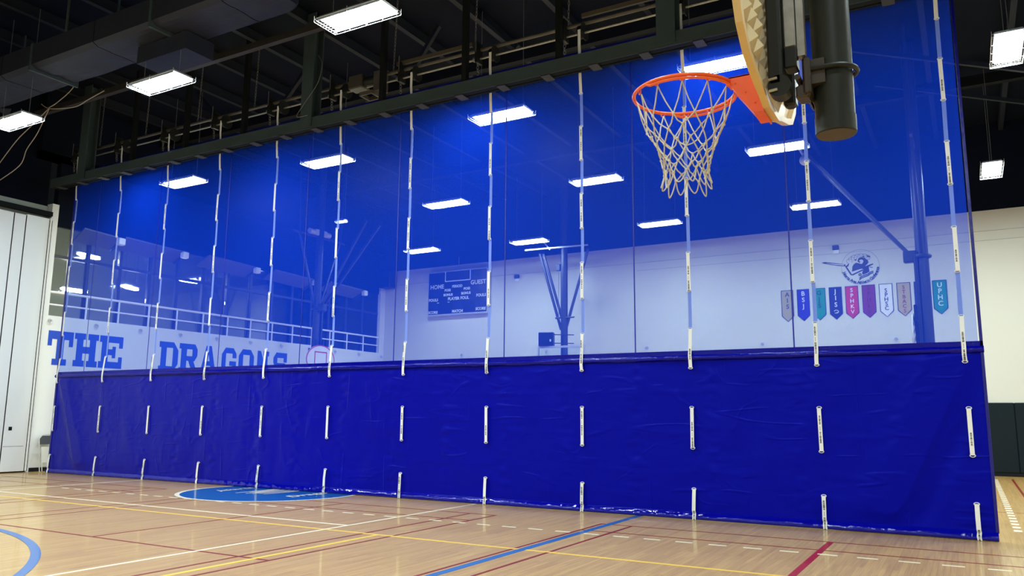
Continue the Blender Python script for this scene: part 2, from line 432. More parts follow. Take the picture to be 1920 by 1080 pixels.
# ---- walls
wall_back = struct(MB().box(-21.6, XR+.2, YB, YB+.25, 0, ZW).build('wall_back', 'wall'))
struct(MB().box(-28.5, XR+.2, YB, YB+.3, ZW, 10.6).build('wall_back_upper', 'ceiling'))
struct(MB().box(XR, XR+.25, YF, YB, 0, ZW).build('wall_right', 'wall'))
struct(MB().box(XR, XR+.25, YF, YB, ZW, 10.6).build('wall_right_upper', 'ceiling'))
struct(MB().box(-28, XR, YF-.25, YF, 0, ZW).build('wall_front', 'wall'))
struct(MB().box(-28, XR, YF-.25, YF, ZW, 10.6).build('wall_front_upper', 'ceiling'))
for k in range(-2, 5):     # padded wainscot
    MB().bbox(-1.33+1.22*k, -1.33+1.22*k+1.212, YB-.06, YB-.002, 0.1, 2.03, 0.015).build('wall_pad', 'pad', wall_back)
MB().box(-3.8, XR, YB-.05, YB-.001, 0.0, 0.098).build('wall_base', 'black', wall_back)
MB().box(-3.8, XR, YB-.0018, YB-.0005, 0.098, 2.02).build('pad_backing', 'black', wall_back)
for (z, x0, x1) in ((7.0, -21, XR), (6.72, -10, XR)):
    MB().box(x0, x1, YB-.012, YB-.001, z, z+.010).build('wall_cable', 'cablewall', wall_back)
def hook(p, d, parent):
    m = MB().cyl(p, (p[0]+d[0]*.02, p[1]+d[1]*.02, p[2]), .05, 10)
    m.torus((p[0]+d[0]*.05, p[1]+d[1]*.05, p[2]-.03), .05, .012, 12, 5, 'x' if d[0] else 'y')
    m.build('wall_hook', 'alu', parent)
for x in (-17.41, -13.62, -9.67, -5.7, -1.76): hook((x, YB, 3.96), (0, -1, 0), wall_back)

wall_left = struct(MB().box(XL-.25, XL, 0.0, 13.95, 0, 4.12).build('wall_left', 'wall_left'))
MB().box(XL-.25, XL, -.18, 0.0, 0, 7.18).build('wall_pier', 'wall_left', wall_left)
MB().box(XL-.25, XL, 13.95, YB, 0, ZW).build('wall_pier', 'wall_left', wall_left)
struct(MB().box(XL, XL+.02, -.1, YB, 0, .1).build('baseboard_left', 'black'))
for y in (0.05, 1.38, 2.78, 4.18, 5.59, 7.01, 8.45, 9.85, 11.26, 12.67, 14.1): hook((XL, y, 3.99), (1, 0, 0), wall_left)
# dark wall above the folding partition and around the near end of the hall
struct(MB().box(XL-.5, XL-.28, YF, -.18, 0, 10.6).build('wall_left_recess', 'ceiling'))
struct(MB().box(XL-.30, XL-.05, -.6, 14.26, 8.4, 10.6).build('wall_left_upper', 'ceiling'))

# ---- painted slab letters THE DRAGONS
def R_(x0, x1, y0, y1): return [(x0, y0), (x1, y0), (x1, y1), (x0, y1)]
ST = 0.26   # stem of a letter that is 1 wide and 1 high
GL = {
 'T': [R_(.0,1,.76,1), R_(0,.16,.56,.76), R_(.84,1,.56,.76), R_(.36,.64,.15,.76), R_(.22,.78,0,.18)],
 'H': [R_(.1,.36,.15,.85), R_(.64,.9,.15,.85), R_(.36,.64,.4,.6), R_(0,.45,0,.18), R_(.55,1,0,.18), R_(0,.45,.82,1), R_(.55,1,.82,1)],
 'E': [R_(.1,.38,.15,.85), R_(0,1,0,.2), R_(0,1,.8,1), R_(.38,.7,.41,.59), R_(.56,.7,.32,.68), R_(.84,1,.2,.36), R_(.84,1,.64,.8)],
 'D': [R_(.1,.38,.15,.85), R_(0,.74,0,.19), R_(0,.74,.81,1), R_(.72,1,.26,.74), [(.72,.0),(.74,0),(1,.27),(.72,.27)], [(.72,.73),(1,.73),(.74,1),(.72,1)]],
 'R': [R_(.1,.38,.15,.85), R_(0,.46,0,.18), R_(0,.72,.82,1), R_(.38,.72,.42,.58), R_(.68,.94,.6,.82), [(.68,.42),(.8,.42),(.94,.6),(.68,.6)], [(.68,.82),(.94,.82),(.8,1),(.68,1)], [(.46,.46),(.72,.46),(.9,.15),(.64,.15)], R_(.6,1,0,.18)],
 'A': [[(.1,.15),(.34,.15),(.58,1),(.36,1)], [(.66,.15),(.9,.15),(.64,1),(.42,1)], R_(.3,.7,.3,.46), R_(0,.42,0,.18), R_(.58,1,0,.18)],
 'G': [R_(0,.28,.24,.76), [(0,.24),(.24,0),(.28,0),(.28,.24)], [(0,.76),(.28,.76),(.28,1),(.24,1)], R_(.26,.76,.0,.2), R_(.26,.76,.8,1), [(.74,.8),(1,.8),(.78,1),(.74,1)], R_(.74,1,.64,.82), R_(.74,1,.0,.5), R_(.54,1,.36,.52)],
 'O': [R_(0,.28,.24,.76), R_(.72,1,.24,.76), R_(.24,.76,0,.2), R_(.24,.76,.8,1), [(0,.24),(.24,0),(.28,.2),(.28,.26)], [(1,.24),(.72,.26),(.72,.2),(.76,0)], [(0,.76),(.28,.74),(.28,.8),(.24,1)], [(1,.76),(.76,1),(.72,.8),(.72,.74)]],
 'N': [R_(.1,.34,.1,.9), R_(.66,.9,.1,.9), [(.1,1),(.1,.82),(.66,0),(.9,0),(.9,.18),(.34,1)], R_(0,.44,0,.18), R_(.56,1,.82,1)],
 'S': [R_(0,.28,.6,.8), [(0,.8),(.28,.8),(.28,1),(.2,1)], R_(.26,.8,.8,1), [(.8,.8),(1,.8),(1,1),(.8,1)], R_(.76,1,.64,.82), [(0,.6),(.16,.42),(.8,.42),(.8,.6)], [(.2,.42),(.8,.42),(.84,.58),(.2,.6)], R_(.72,1,.2,.42), [(.72,.42),(1,.42),(.86,.6),(.72,.6)], R_(.2,.74,0,.2), [(.72,0),(.8,0),(1,.2),(.72,.2)], R_(0,.24,.0,.36)],
}
for ch, y0, y1 in (('T',.06,.76),('H',.80,1.50),('E',1.54,2.26),('D',3.48,4.16),('R',4.20,4.92),('A',4.97,5.67),('G',5.85,6.45),('O',6.56,7.22),('N',7.32,7.90),('S',8.12,8.76)):
    mb = MB()
    for i, poly in enumerate(GL[ch]):
        mb.prism(poly, lambda a, b, d: (XL+d, y0+a*(y1-y0), 2.80+b*.92), 0.0005, 0.008+.0002*i)
    mb.build('painted_letter', 'letterblue', wall_left)

# ---- balcony behind the left wall
struct(MB().box(-28.2, XL-.25, -.2, YB, 3.85, 4.1).build('floor_balcony', 'balcwall'))
struct(MB().box(-28.3, -28.0, -.5, YB, 4.1, 8.4).build('wall_balcony', 'balcwall'))
struct(MB().box(-28.3, XL-.3, -.7, -.45, 4.1, 8.4).build('wall_balcony_end', 'balcwall'))
struct(MB().box(-28.3, XL-.05, -.6, YB, 8.4, 8.6).build('ceiling_balcony', 'ceiling'))
win = struct(thing('window_1', '', 'window')); del win['label']; del win['category']
for k in range(14):
    y = 1.07 + k*.993
    MB().box(XL-.24, XL-.14, y-.045, y+.045, 4.12, 6.62).build('mullion', 'mullion', win)
MB().box(XL-.25, XL-.12, 0.0, 13.95, 5.74, 5.82).build('window_head', 'mullion', win)
for k in range(14):
    y0 = .03+k*.993
    MB().box(XL-.20, XL-.19, y0+.09, y0+.99, 4.13, 5.735).build('pane', 'glass', win)
    MB().box(XL-.20, XL-.19, y0+.09, y0+.99, 5.825, 6.61).build('pane', 'glass', win)
# fascia over the glazing, and the canopy arms that reach into the hall
struct(MB().box(XL-.30, XL-.10, 0.0, 13.95, 6.62, 8.4).build('trim_1', 'ceiling'))
arm_at = ((1.45, 'nearest the white pier'), (3.60, 'second from the white pier'), (6.5, 'third from the white pier'), (9.3, 'second from the back wall'), (12.1, 'nearest the back wall'))
for y, w in arm_at:
    e = 1.1 if y < 2 else 2.0
    t = thing('canopy_arm', 'dark canopy arm with small white box, ' + w, 'bracket', (0,0,0), group='canopy arms over the balcony')
    MB().bar((XL-.12, y+.25, 6.22), (XL+.72, y, 6.42), .05, .07).build('arm', 'steel', t)
    MB().add([(XL-.11, y+.2, 6.22), (XL+.70, y-.02, 6.44), (XL+.70, y-e, 6.50), (XL-.11, y-e+.2, 6.28),
              (XL-.11, y+.2, 6.26), (XL+.70, y-.02, 6.48), (XL+.70, y-e, 6.54), (XL-.11, y-e+.2, 6.32)],
             [(3,2,1,0),(4,5,6,7),(0,1,5,4),(1,2,6,5),(2,3,7,6),(3,0,4,7)]).build('canopy_sheet', 'soffit', t)
    MB().bbox(XL+.60, XL+.78, y-.10, y+.10, 6.26, 6.46, .02).build('arm_box', 'boxwhite', t)
# railing
rail = thing('balcony_railing', 'white painted two-bar railing running along the top of the lettered wall', 'railing')
MB().cyl((XL-.06, .02, 4.77), (XL-.06, 13.94, 4.77), .034, 10).build('top_rail', 'rail', rail)
MB().cyl((XL-.06, .02, 4.43), (XL-.06, 13.94, 4.43), .024, 10).build('middle_rail', 'rail', rail)
for k in range(14):
    y = 1.08 + k*.993
    MB().cyl((XL-.06, y, 4.12), (XL-.06, y, 4.76), .026, 8).build('post', 'rail', rail)
# balcony lamps
for (x, y, z, rz, lab) in ((-22.5, 1.65, 6.14, .2, 'pale oval lamp high behind the balcony glazing nearest the white pier'),
                      (-23.7, 3.9, 5.60, .35, 'pale oval lamp low behind the second balcony pane'),
                      (-22.9, 5.55, 6.02, -.2, 'pale oval lamp with a hanging wire bracket behind the fifth balcony pane'),
                      (-23.4, 1.85, 5.2, 0, 'pale oval lamp just over the railing beside the white pier')):
    t = thing('balcony_lamp', lab, 'lamp', (x, y, z), rz)
    MB().tube([(0,-.42,.0),(0,-.25,0),(0,.25,0),(0,.42,0)], [.02,.055,.055,.02], 10).build('lamp_tube', 'balclamp', t, True)
    MB().box(-.09, .09, -.4, .4, .05, .09).build('lamp_tray', 'housing', t)
    for yy in (-.3, .3): MB().cyl((0, yy, .08), (0, yy, 8.4-z), .006, 5).build('hanging_wire', 'chain', t)

# ---- folding partition of white panels left of the wall
part = thing('folding_partition', 'tall white folding partition with black joints at the left edge', 'partition')
edges = [-8.4, -6.9, -5.4, -3.9, -2.55, -1.17, -.86]
for i in range(len(edges)-1):
    p = MB().bbox(XL-.03, XL+.05, edges[i]+.012, edges[i+1]-.012, .03, 6.70, .008).build('door_panel', 'panel', part)
p = MB().bbox(XL-.03, XL+.05, -.848, -.25, .03, 6.73, .008).build('door_panel', 'panel', part)
MB().box(XL+.05, XL+.062, -.74, -.66, 1.07, 1.16).build('flush_latch', 'black', p)
MB().box(XL+.05, XL+.0515, -.83, -.32, .66, .668).build('kick_joint', 'gap', p)
MB().bbox(XL-.03, XL+.06, -.235, -.185, .03, 6.76, .008).build('edge_post', 'panel', part)
MB().box(XL-.06, XL-.035, -8.4, -.18, 0.0, 6.6).build('backing', 'gap', part)
for y in edges + [-.242, -.178]: MB().box(XL-.03, XL+.046, y-.011, y+.011, .03, 6.69).build('black_joint', 'gap', part)
MB().box(XL-.08, XL+.09, -8.4, -.2, 6.80, 6.92).build('head_track', 'gap', part)
MB().box(XL-.27, XL-.20, -1.6, -.19, 6.6, 7.12).build('wall_return', 'balcwall', wall_left)

# ---- roof
roof = struct(MB().box(-28.6, XR+.4, YF-.3, YB+.4, 10.25, 10.45).build('ceiling', 'ceiling'))
x = -27.1
while x < XR:
    m = MB().box(x-.035, x+.035, YF, YB, 10.0, 10.245).box(x-.035, x+.085, YF, YB, 9.985, 10.0)
    m.build('purlin', 'steel2', roof); x += 1.675
for y in (-12.2, -4.9, 3.0, 9.6):
    MB().box(-28, XR, y-.09, y+.09, 9.72, 9.98).build('roof_beam', 'gap', roof)
for (a, b) in (((-9.75,1.4,10.2),(-10.5,1.4,9.2)), ((-8.6,1.4,10.2),(-7.7,1.4,9.2)), ((-13.6,1.4,10.2),(-14.6,1.4,9.2)), ((-5.2,1.4,10.2),(-4.2,1.4,9.2)),
               ((-17.8,1.4,10.2),(-16.8,1.4,9.2)), ((-2.5,6,10.0),(4,6,7.6)), ((-1.5,9,10.0),(4.5,9,7.9)), ((-1.0,3,10),(4.6,3,8.2))):
    MB().bar(a, b, .09, .09).build('brace', 'steel2', roof)
MB().bar((-20.6, -1.3, 9.2), (-9.6, -1.3, 9.2), .12, .14).build('service_channel', 'plate', roof)

# ================================================================== LIFTING TRUSS
truss = thing('lifting_truss', 'long dark steel truss across the hall in front of the curtain top', 'truss')
MB().box(-21.3, XR-.02, -.37, -.355, 7.56, 7.80).build('front_chord', 'steel', truss)
MB().box(-21.3, XR-.02, -.354, -.22, 7.562, 7.575).build('chord_flange', 'gap', truss)  # steel underside of the front chord, its shade put into the black colour
MB().box(-21.3, XR-.02, -.15, -.135, 7.56, 7.78).box(-21.3, XR-.02, -.19, -.15, 7.56, 7.575).build('rear_chord', 'gap', truss)
for k in range(-8, 14):
    xx = -11.9 + 2.0*k
    if xx < -21.2 or xx > XR: continue
    if k % 4 == 0:
        m = MB().box(xx-.16, xx+.16, -.40, -.38, 7.6, 10.2).box(xx-.012, xx+.012, -.38, -.14, 7.6, 10.2).box(xx-.16, xx+.16, -.14, -.12, 7.8, 10.2)
        m.build('column', 'steel', truss)
    else:
        MB().box(xx-.05, xx+.05, -.352, -.335, 7.7, 10.2).box(xx+.035, xx+.05, -.335, -.24, 7.7, 10.2).build('post', 'gap', truss)
for k in range(0, 26):
    xx = -20.95 + .925*k
    MB().box(xx-.085, xx+.085, -.372, -.12, 7.535, 7.556).build('batten_plate', 'plate', truss)

# ================================================================== HOIST ABOVE THE CURTAIN
SX0, SP, N_S = -20.5725, 1.87007, 12
hoist = thing('curtain_hoist', 'motor driven drum shaft with strap drums running above the curtain', 'hoist')
MB().cyl((-21.0, .08, 8.60), (3.0, .08, 8.60), .036, 10).build('carrier_pipe', 'galvdull', hoist, True)
MB().cyl((-20.9, .05, 8.40), (2.6, .05, 8.40), .020, 8).build('drive_shaft', 'galv', hoist, True)
for i in range(N_S+1):
    xx = SX0 + SP*i
    d = MB().cyl((xx-.05, .05, 8.42), (xx+.05, .05, 8.42), .12, 20).build('strap_drum', 'black', hoist, True)
    MB().cyl((xx+.05, .05, 8.42), (xx+.06, .05, 8.42), .165, 20).build('drum_flange', 'frame', d, True)
    m = MB().box(xx-.36, xx-.30, -.06, .13, 8.30, 8.72).build('shaft_hanger', 'frame', hoist)
    MB().cyl((xx-.33, -.07, 8.5), (xx-.33, -.07, 8.84), .008, 6).build('threaded_rod', 'chain', m)
    MB().cyl((xx-.42, 0, 8.38), (xx-.37, 0, 8.38), .045, 10).build('shaft_collar', 'chain', m)
def chain(p0, p1, n, r, parent):
    m = MB(); a = Vector(p0); b = Vector(p1); L_ = (b-a)/n
    for i in range(n):
        c = a + L_*(i+.5); ex = Vector((r, 0, 0)) if i % 2 else Vector((0, r, 0)); h = L_*.62
        m.tube([c-h, c-h*.5+ex, c+h*.5+ex, c+h, c+h*.5-ex, c-h*.5-ex], r*.28, 4, closed=True)
    return m.build('chain', 'chain', parent)
for xx in (-19.94, -18.0, -16.0, -14.03, -11.99, -9.94, -7.93, -5.9, -3.9): chain((xx, .08, 8.64), (xx+.05, .08, 10.2), 20, .016, hoist)
for i in range(N_S): chain((SX0+SP*i-.33, 0, 8.30), (SX0+SP*i-.33, .02, 8.06), 4, .022, hoist)
m = MB().bbox(-11.0, -10.62, -.12, .16, 8.36, 8.66, .02).build('motor_casing', 'motor', hoist)
MB().cyl((-10.62, .02, 8.5), (-10.30, .02, 8.5), .11, 16).build('motor_end', 'frame', m, True)
m = MB().box(-10.62, -10.28, -.18, -.15, 8.12, 8.2).box(-10.62, -10.28, .12, .15, 8.12, 8.2).box(-10.62, -10.58, -.15, .12, 8.12, 8.2).box(-10.32, -10.28, -.15, .12, 8.12, 8.2)
m.build('motor_bracket', 'brass', hoist)
MB().box(-10.30, -10.12, -.12, .14, 8.2, 8.62).build('gear_box', 'galvdull', hoist)
for (a, b) in ((-9.8, -7.95), (-5.6, -3.95)): MB().box(a, b, .0, .05, 8.68, 8.76).build('rail_strip', 'brass', hoist)

# ================================================================== DIVIDER CURTAIN
CL, CR, ZV, ZT = -20.72, 0.215, 2.43, 8.0
cur = thing('divider_curtain', 'huge blue gym divider curtain, mesh above and solid vinyl below, across the floor', 'curtain')
def fold(x, z):
    y = 0.030*noise.noise((x*.55, z*.35, 1.7)) + 0.016*noise.noise((x*1.9, z*.9, 5.1)) + .007*noise.noise((x*4.3, z*3.1, 9.4))
    y += .006*abs(noise.noise((x*1.1, z*6.0, 3.3)))
    # pull folds that run from the upper corners downwards, and crumples along the welded joints
    def ridge(d, wr, wl): return math.exp(-(d/(wr if d > 0 else wl))**2)
    if x > -3.2:
        d = x - (-.08 - (2.35-z)*.46)
        y -= .085*ridge(d, .15, .42)*min(1, max(0, z)/.4)
        y += .030*ridge(d-.42, .12, .12)*min(1, max(0, 2.3-z))
    if x < -17.5:
        d = -(x - (-20.45 + (2.35-z)*.46))
        y -= .085*ridge(d, .15, .42)*min(1, max(0, z)/.4)
    u = (x+19.56) % 1.2415
    u = min(u, 1.2415-u)
    y += .016*math.exp(-(u/.07)**2)*noise.noise((x*2, z*7.5, 8.8)) + .010*math.exp(-(u/.16)**2)*noise.noise((x*5, z*12, 2.8))
    for z0, ph in ((1.93, 2.0), (1.28, 7.0), (.70, 12.0)):
        q = z - z0 - .03*noise.noise((x*.8, ph, 0))
        y -= .010*math.exp(-(q/.035)**2)*max(0, .25+noise.noise((x*1.1, ph, 5)))
    return y
def clampf(v, a, b): return max(a, min(b, v))
mb = MB(); nx, nz = 900, 96
for j in range(nz+1):
    z = .07 + (ZV-.07)*j/nz
    e = min(1, (z-.05)/.25, (ZV-z)/.12 + .25)
    for i in range(nx+1):
        xx = CL + (CR-CL)*i/nx
        mb.v.append((xx, clampf(fold(xx, z)*e*.75*min(1, (CR-xx)/.2, (xx-CL)/.2), -.036, .036), z))
for j in range(nz):
    for i in range(nx):
        a = j*(nx+1)+i; mb.f.append((a, a+1, a+nx+2, a+nx+1))
sk = mb.build('vinyl_skirt', 'vinyl', cur)
for p in sk.data.polygons: p.use_smooth = True
# hem pocket with crumpled surface
mb = MB(); nx, nk = 900, 10
HEM = ((.004, .118), (-.012, .112), (-.030, .092), (-.046, .070), (-.057, .048), (-.058, .026), (-.048, .008), (-.02, .003), (.012, .004), (.014, .07))
for i in range(nx+1):
    xx = CL + (CR-CL)*i/nx
    for k, (hy, hz) in enumerate(HEM):
        g = 0 if k in (6, 7, 8) else 1
        mb.v.append((xx, hy + g*(.011*noise.noise((xx*6.5, hz*24, 2.2)) + .006*noise.noise((xx*17, hz*34, 4.2))), hz + g*.004*noise.noise((xx*6, k*.7, 7))))
for i in range(nx):
    for k in range(nk):
        a = i*nk+k; b = i*nk+(k+1) % nk
        mb.f.append((a, b, b+nk, a+nk))
hm = mb.build('bottom_hem', 'hem', cur)
for p in hm.data.polygons: p.use_smooth = True
# batten roll where mesh and vinyl meet
mb = MB(); nx, nk = 520, 12
for i in range(nx+1):
    xx = CL-.015 + (CR-CL+.03)*i/nx
    for k in range(nk):
        a = 2*PI*k/nk; r = .046 + .006*noise.noise((xx*4, k*.8, 1.0))
        mb.v.append((xx, -.005+r*math.cos(a), 2.465+.014*noise.noise((xx*.5, 0, 3))+r*math.sin(a)))
for i in range(nx):
    for k in range(nk):
        a = i*nk+k; b = i*nk+(k+1) % nk
        mb.f.append((a, b, b+nk, a+nk))
mb.f += [tuple(range(nk)), tuple(nx*nk+k for k in range(nk-1, -1, -1))]
rl = mb.build('batten_roll', 'roll', cur, True)
MB().box(CL-.01, CR+.01, -.012, .012, 2.50, 2.575).build('mesh_base_band', 'roll', cur)
# mesh widths between the welded seams
seams = [CL+.045]
x = -19.56
while x < CR-.5:
    seams.append(x); x += 2.483
seams.append(CR-.045)
for s0, s1 in zip(seams[:-1], seams[1:]):
    mb = MB(); nx = max(6, int((s1-s0)*9)); nz = 40
    for j in range(nz+1):
        z = 2.56 + (ZT-2.56)*j/nz
        for i in range(nx+1):
            xx = s0 + (s1-s0)*i/nx
            e = min(1, i/3, (nx-i)/3)
            mb.v.append((xx, e*(.006*noise.noise((xx*.8, z*.5, 2.0)) + .002*noise.noise((xx*3, z*1.6, 6.0))), z))
    for j in range(nz):
        for i in range(nx):
            a = j*(nx+1)+i; mb.f.append((a, a+1, a+nx+2, a+nx+1))
    o = mb.build('mesh_panel', 'mesh', cur)
    for p in o.data.polygons: p.use_smooth = True
for x in seams[1:-1]:
    MB().box(x-.011, x+.011, -.009, -.0065, 2.56, ZT).build('welded_seam', 'seam', cur)
MB().box(CL-.01, CL+.05, -.010, .010, .1, ZT).build('edge_binding', 'binding', cur)
MB().bbox(CR-.03, CR+.010, -.012, .012, .1, ZT, .004).build('edge_binding', 'binding', cur)
MB().box(CL, CR, -.02, .02, ZT-.06, ZT+.02).build('top_pocket', 'binding', cur)
# lifting straps that weave in and out of the grommets
ZP, Z4 = .61558, 2.30363
zk = [.012] + [Z4 + (k-4)*ZP for k in range(1, 13)]
gm = MB().torus((0, 0, 0), .031, .008, 16, 6, 'y'); gme = bpy.data.meshes.new('grommet'); gme.from_pydata([(a, b, c*.62) for a, b, c in gm.v], [], gm.f); gme.materials.append(MT['grommet'])
for p in gme.polygons: p.use_smooth = True
prints = []
for v in range(4):      # lines of small black print on the straps
    rnd = random.Random(31+v); m = MB(); z = -.02
    off = (.05, .16, .0, .26)[v]
    z = -off
    for blk in range(2 if v != 3 else 1):
        stop = z - rnd.choice((.13, .16))
        while z > stop:
            h = rnd.choice((.007, .010, .013)); w = rnd.choice((.009, .011, .012))
            m.add([(-w, 0, z), (w, 0, z), (w, 0, z-h), (-w, 0, z-h)], [(0, 3, 2, 1)]); z -= h + rnd.choice((.003, .005, .009))
        z -= .02
        if blk == 0 and v != 3:
            m.add([(-.002, 0, z), (.002, 0, z), (.002, 0, z-.06), (-.002, 0, z-.06)], [(0, 3, 2, 1)]); z -= .08
    me = bpy.data.meshes.new('strap_print'); me.from_pydata(m.v, [], m.f); me.materials.append(MT['ink']); prints.append(me)
for i in range(N_S):
    xx = SX0 + SP*i + (-.05 if i == 0 else 0)
    w = .027
    path = [(-.069, .004), (-.070, .05), (-.056, .10)]
    rnd = random.Random(100+i)
    for k in range(0, 12):
        za, zb = zk[k], zk[k+1]
        if k == 0:
            path += [(-.070, .14), (-.060, .30), (-.047, zb-.004), (-.030, zb)]; continue
        if k == 4:
            path += [(-.030, za), (-.050, za+.005), (-.058, 2.40), (-.059, 2.50), (-.042, 2.66), (-.019, zb-.004), (-.010, zb)]; continue
        front = (k % 2 == 0)
        yy = (-.047 if za < 2.2 else -.019) if front else (.040 if za < 2.2 else .013)
        h = .03 if k else .0
        path += [(yy*.5, za+.001), (yy, za+.006), (yy, zb-.006), (yy*.5, zb-.001)]
    path += [(-.012, zk[12]+.001), (-.019, zk[12]+.006), (-.04, 7.5), (-.06, 8.0), (-.072, 8.12), (-.072, 8.42)]
    lean = [rnd.uniform(-.005, .005) for _ in path]
    m = MB()
    for (yy, z), l in zip(path, lean):
        xo = l if z < 8 else 0
        m.v += [(xx-w+xo, yy-.0015, z), (xx+w+xo, yy-.0015, z), (xx+w+xo, yy+.0015, z), (xx-w+xo, yy+.0015, z)]
    for q in range(len(path)-1):
        for e in range(4):
            a = 4*q+e; b = 4*q+(e+1) % 4
            m.f.append((a, b, b+4, a+4))
    st = m.build('lift_strap', 'strap', cur)
    for k in range(1, 13):
        put('grommet', gme, st, (xx, -.038 if zk[k] < 2.2 else (-.044 if zk[k] < 2.4 else -.009), zk[k]))
    for k in range(0, 13, 2):
        if i >= 6 or (i*5+k) % 3:
            top = zk[k+1] if k < 12 else 7.9
            put('strap_print', prints[(i*3+k) % 4 if k else (3 if i % 2 else 2)], st, (xx, -.0728 if k == 0 else (-.0492 if top < 2.2 else (-.0612 if k == 4 else -.0212)), top-.06))

# ================================================================== LAMPS
wg = MB()
for z in (-.02,):
    for y in [-.24+.06*k for k in range(9)]: wg.bar((-.66, y, -.05), (.66, y, -.05), .005, .005)
    for x in (-.66, -.6, -.33, 0, .33, .6, .66): wg.bar((x, -.24, -.05), (x, .24, -.05), .005, .005)
    for (x, y) in ((-.66,-.24),(.66,-.24),(-.66,.24),(.66,.24),(0,-.24),(0,.24)): wg.bar((x, y, -.05), (x, y, .05), .006, .006)
    wg.bar((-.66,-.24,0), (.66,-.24,0), .005, .005); wg.bar((-.66,.24,0), (.66,.24,0), .005, .005); wg.bar((-.66,-.24,0), (-.66,.24,0), .005, .005); wg.bar((.66,-.24,0), (.66,.24,0), .005, .005)
hs = MB().bbox(-.61, .61, -.20, .20, .015, .06, .01).box(-.62, .62, -.215, -.205, -.02, .03).box(-.62, .62, .205, .215, -.02, .03)
lp = MB().add([(-.59, -.175, -.004), (.59, -.175, -.004), (.59, .175, -.004), (-.59, .175, -.004)], [(0, 3, 2, 1)])
def mesh_of(mb, name, m):
    me = bpy.data.meshes.new(name); me.from_pydata(mb.v, [], mb.f); me.materials.append(MT[m]); return me
WG, HS, LP = mesh_of(wg, 'wire_guard', 'wire'), mesh_of(hs, 'lamp_housing', 'housing'), mesh_of(lp, 'lamp_panel', 'lamp')
def lamp(x, y, z, label, rz=0.0, sc=1.0, group='caged ceiling lights'):
    t = thing('ceiling_light', label, 'light', (x, y, z), rz, group)
    h = put('lamp_housing', HS, t); g = put('wire_guard', WG, t); p = put('lamp_panel', LP, t)
    for q in (h, g, p): q.scale = (sc, sc, 1)
    for xx in (-.5, .5): MB().cyl((xx*sc, 0, .10), (xx*sc, 0, 10.0-z), .006, 5).build('suspension_wire', 'chain', t)
Q = 'bright caged ceiling light '
near = ((-7.75, -3.56, 'in front of the truss, largest and nearest of all'), (-12.6, -3.4, 'hanging just under the grey duct'), (-17.05, -3.6, 'small at the far left beside the cables'))
for x, y, l in near: lamp(x, y, 7.6, Q+l)
far = ((-7.85, 1.0, 'behind the mesh, crossed by the strap right under the truss'), (-13.05, 1.55, 'behind the mesh between the fifth and sixth straps'), (-17.65, 1.05, 'behind the mesh, leftmost under the truss'),
       (-3.35, .78, 'behind the mesh just above the orange rim'),
       (-3.35, 5.65, 'behind the mesh, below the near backboard beside the net'), (-7.95, 6.0, 'behind the mesh left of the net, crossed by the ninth strap'), (-12.7, 6.1, 'behind the mesh above the scoreboard'),
       (-3.4, 11.15, 'behind the mesh below the black mast end'), (-8.05, 11.2, 'behind the mesh above the back wall, left of the tenth strap'), (-12.95, 11.6, 'behind the mesh above the glass backboard'), (-17.2, 11.1, 'behind the mesh, small above the scoreboard left corner'))
for x, y, l in far: lamp(x, y, 7.6, Q+l)
lamp(-16.85, 6.3, 7.6, 'short small ceiling light behind the mesh beside the left far hoop frame', 0, .3)
lamp(.98, 2.45, 7.6, 'square looking caged ceiling light right of the curtain, the upper one', PI/2, 1.0, 'lights right of the curtain')
lamp(.90, 9.8, 7.6, 'square looking caged ceiling light right of the curtain, the lower one above the wall', PI/2, 1.0, 'lights right of the curtain')
ORD = ('first', 'second', 'third', 'fourth', 'fifth')
for y, w in ((-8.2, 'overhead'), (-12.8, 'behind the photographer')):
    for x, o in zip((-17.2, -12.6, -7.8, -3.3, 1.2), ORD): lamp(x, y, 7.6, Q+'in the row '+w+', '+o+' from left')
for (x, y), o in zip(((3.6, -3.5), (3.6, 3.2), (3.6, 9.5)), ORD): lamp(x, y, 7.6, Q+'beyond the right edge, '+o+' from the front')

# ================================================================== DUCT AND CABLES
duct = thing('air_duct', 'big grey cloth wrapped air duct under the roof at upper left', 'duct')
for i, (a, b) in enumerate(((-21.2, -19.4), (-19.4, -17.3), (-17.3, -16.2), (-16.2, -14.1), (-14.1, -12.4), (-12.4, -10.6), (-10.6, -9.55))):
    mb = MB(); nx, ny = 10, 10; sag = .05 if i < 4 else .03
    for s_ in range(nx+1):
        xx = a+.012 + (b-a-.024)*s_/nx
        u = math.sin(PI*s_/nx)
        taper = 0 if b < -9.6 else max(0, (xx+10.0)/.45)**2*.28
        ring = [(-3.86+taper, 9.0), (-3.86+taper, 8.56)] + [(-3.86+taper+(.99-taper*1.6)*(t+1)/ny, 8.5-(sag*u+.03*noise.noise((xx*1.3, t*.5, 1)))*math.sin(PI*(t+1)/(ny+1))) for t in range(ny-1)] + [(-2.87-taper*.6, 8.56), (-2.87-taper*.6, 9.0)]
        mb.v += [(xx, p[0], p[1]) for p in ring]
    k = ny+3
    for s_ in range(nx):
        for t in range(k):
            q = s_*k+t; w = s_*k+(t+1) % k
            mb.f.append((q, w, w+k, q+k))
    mb.f += [tuple(range(k)), tuple(nx*k+t for t in range(k-1, -1, -1))]
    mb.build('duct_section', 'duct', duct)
for x in (-19.4, -16.2, -12.4): MB().box(x-.03, x+.03, -3.88, -2.85, 8.44, 9.02).build('duct_joint', 'steel', duct)
MB().box(-13.35, -11.95, -3.42, -2.80, 8.12, 8.46).build('outlet_box', 'duct', duct)
MB().add([(-19.0, -3.1, 8.44), (-18.7, -2.87, 8.44), (-18.82, -2.86, 8.26)], [(0, 1, 2)]).build('loose_wrap', 'duct', duct)
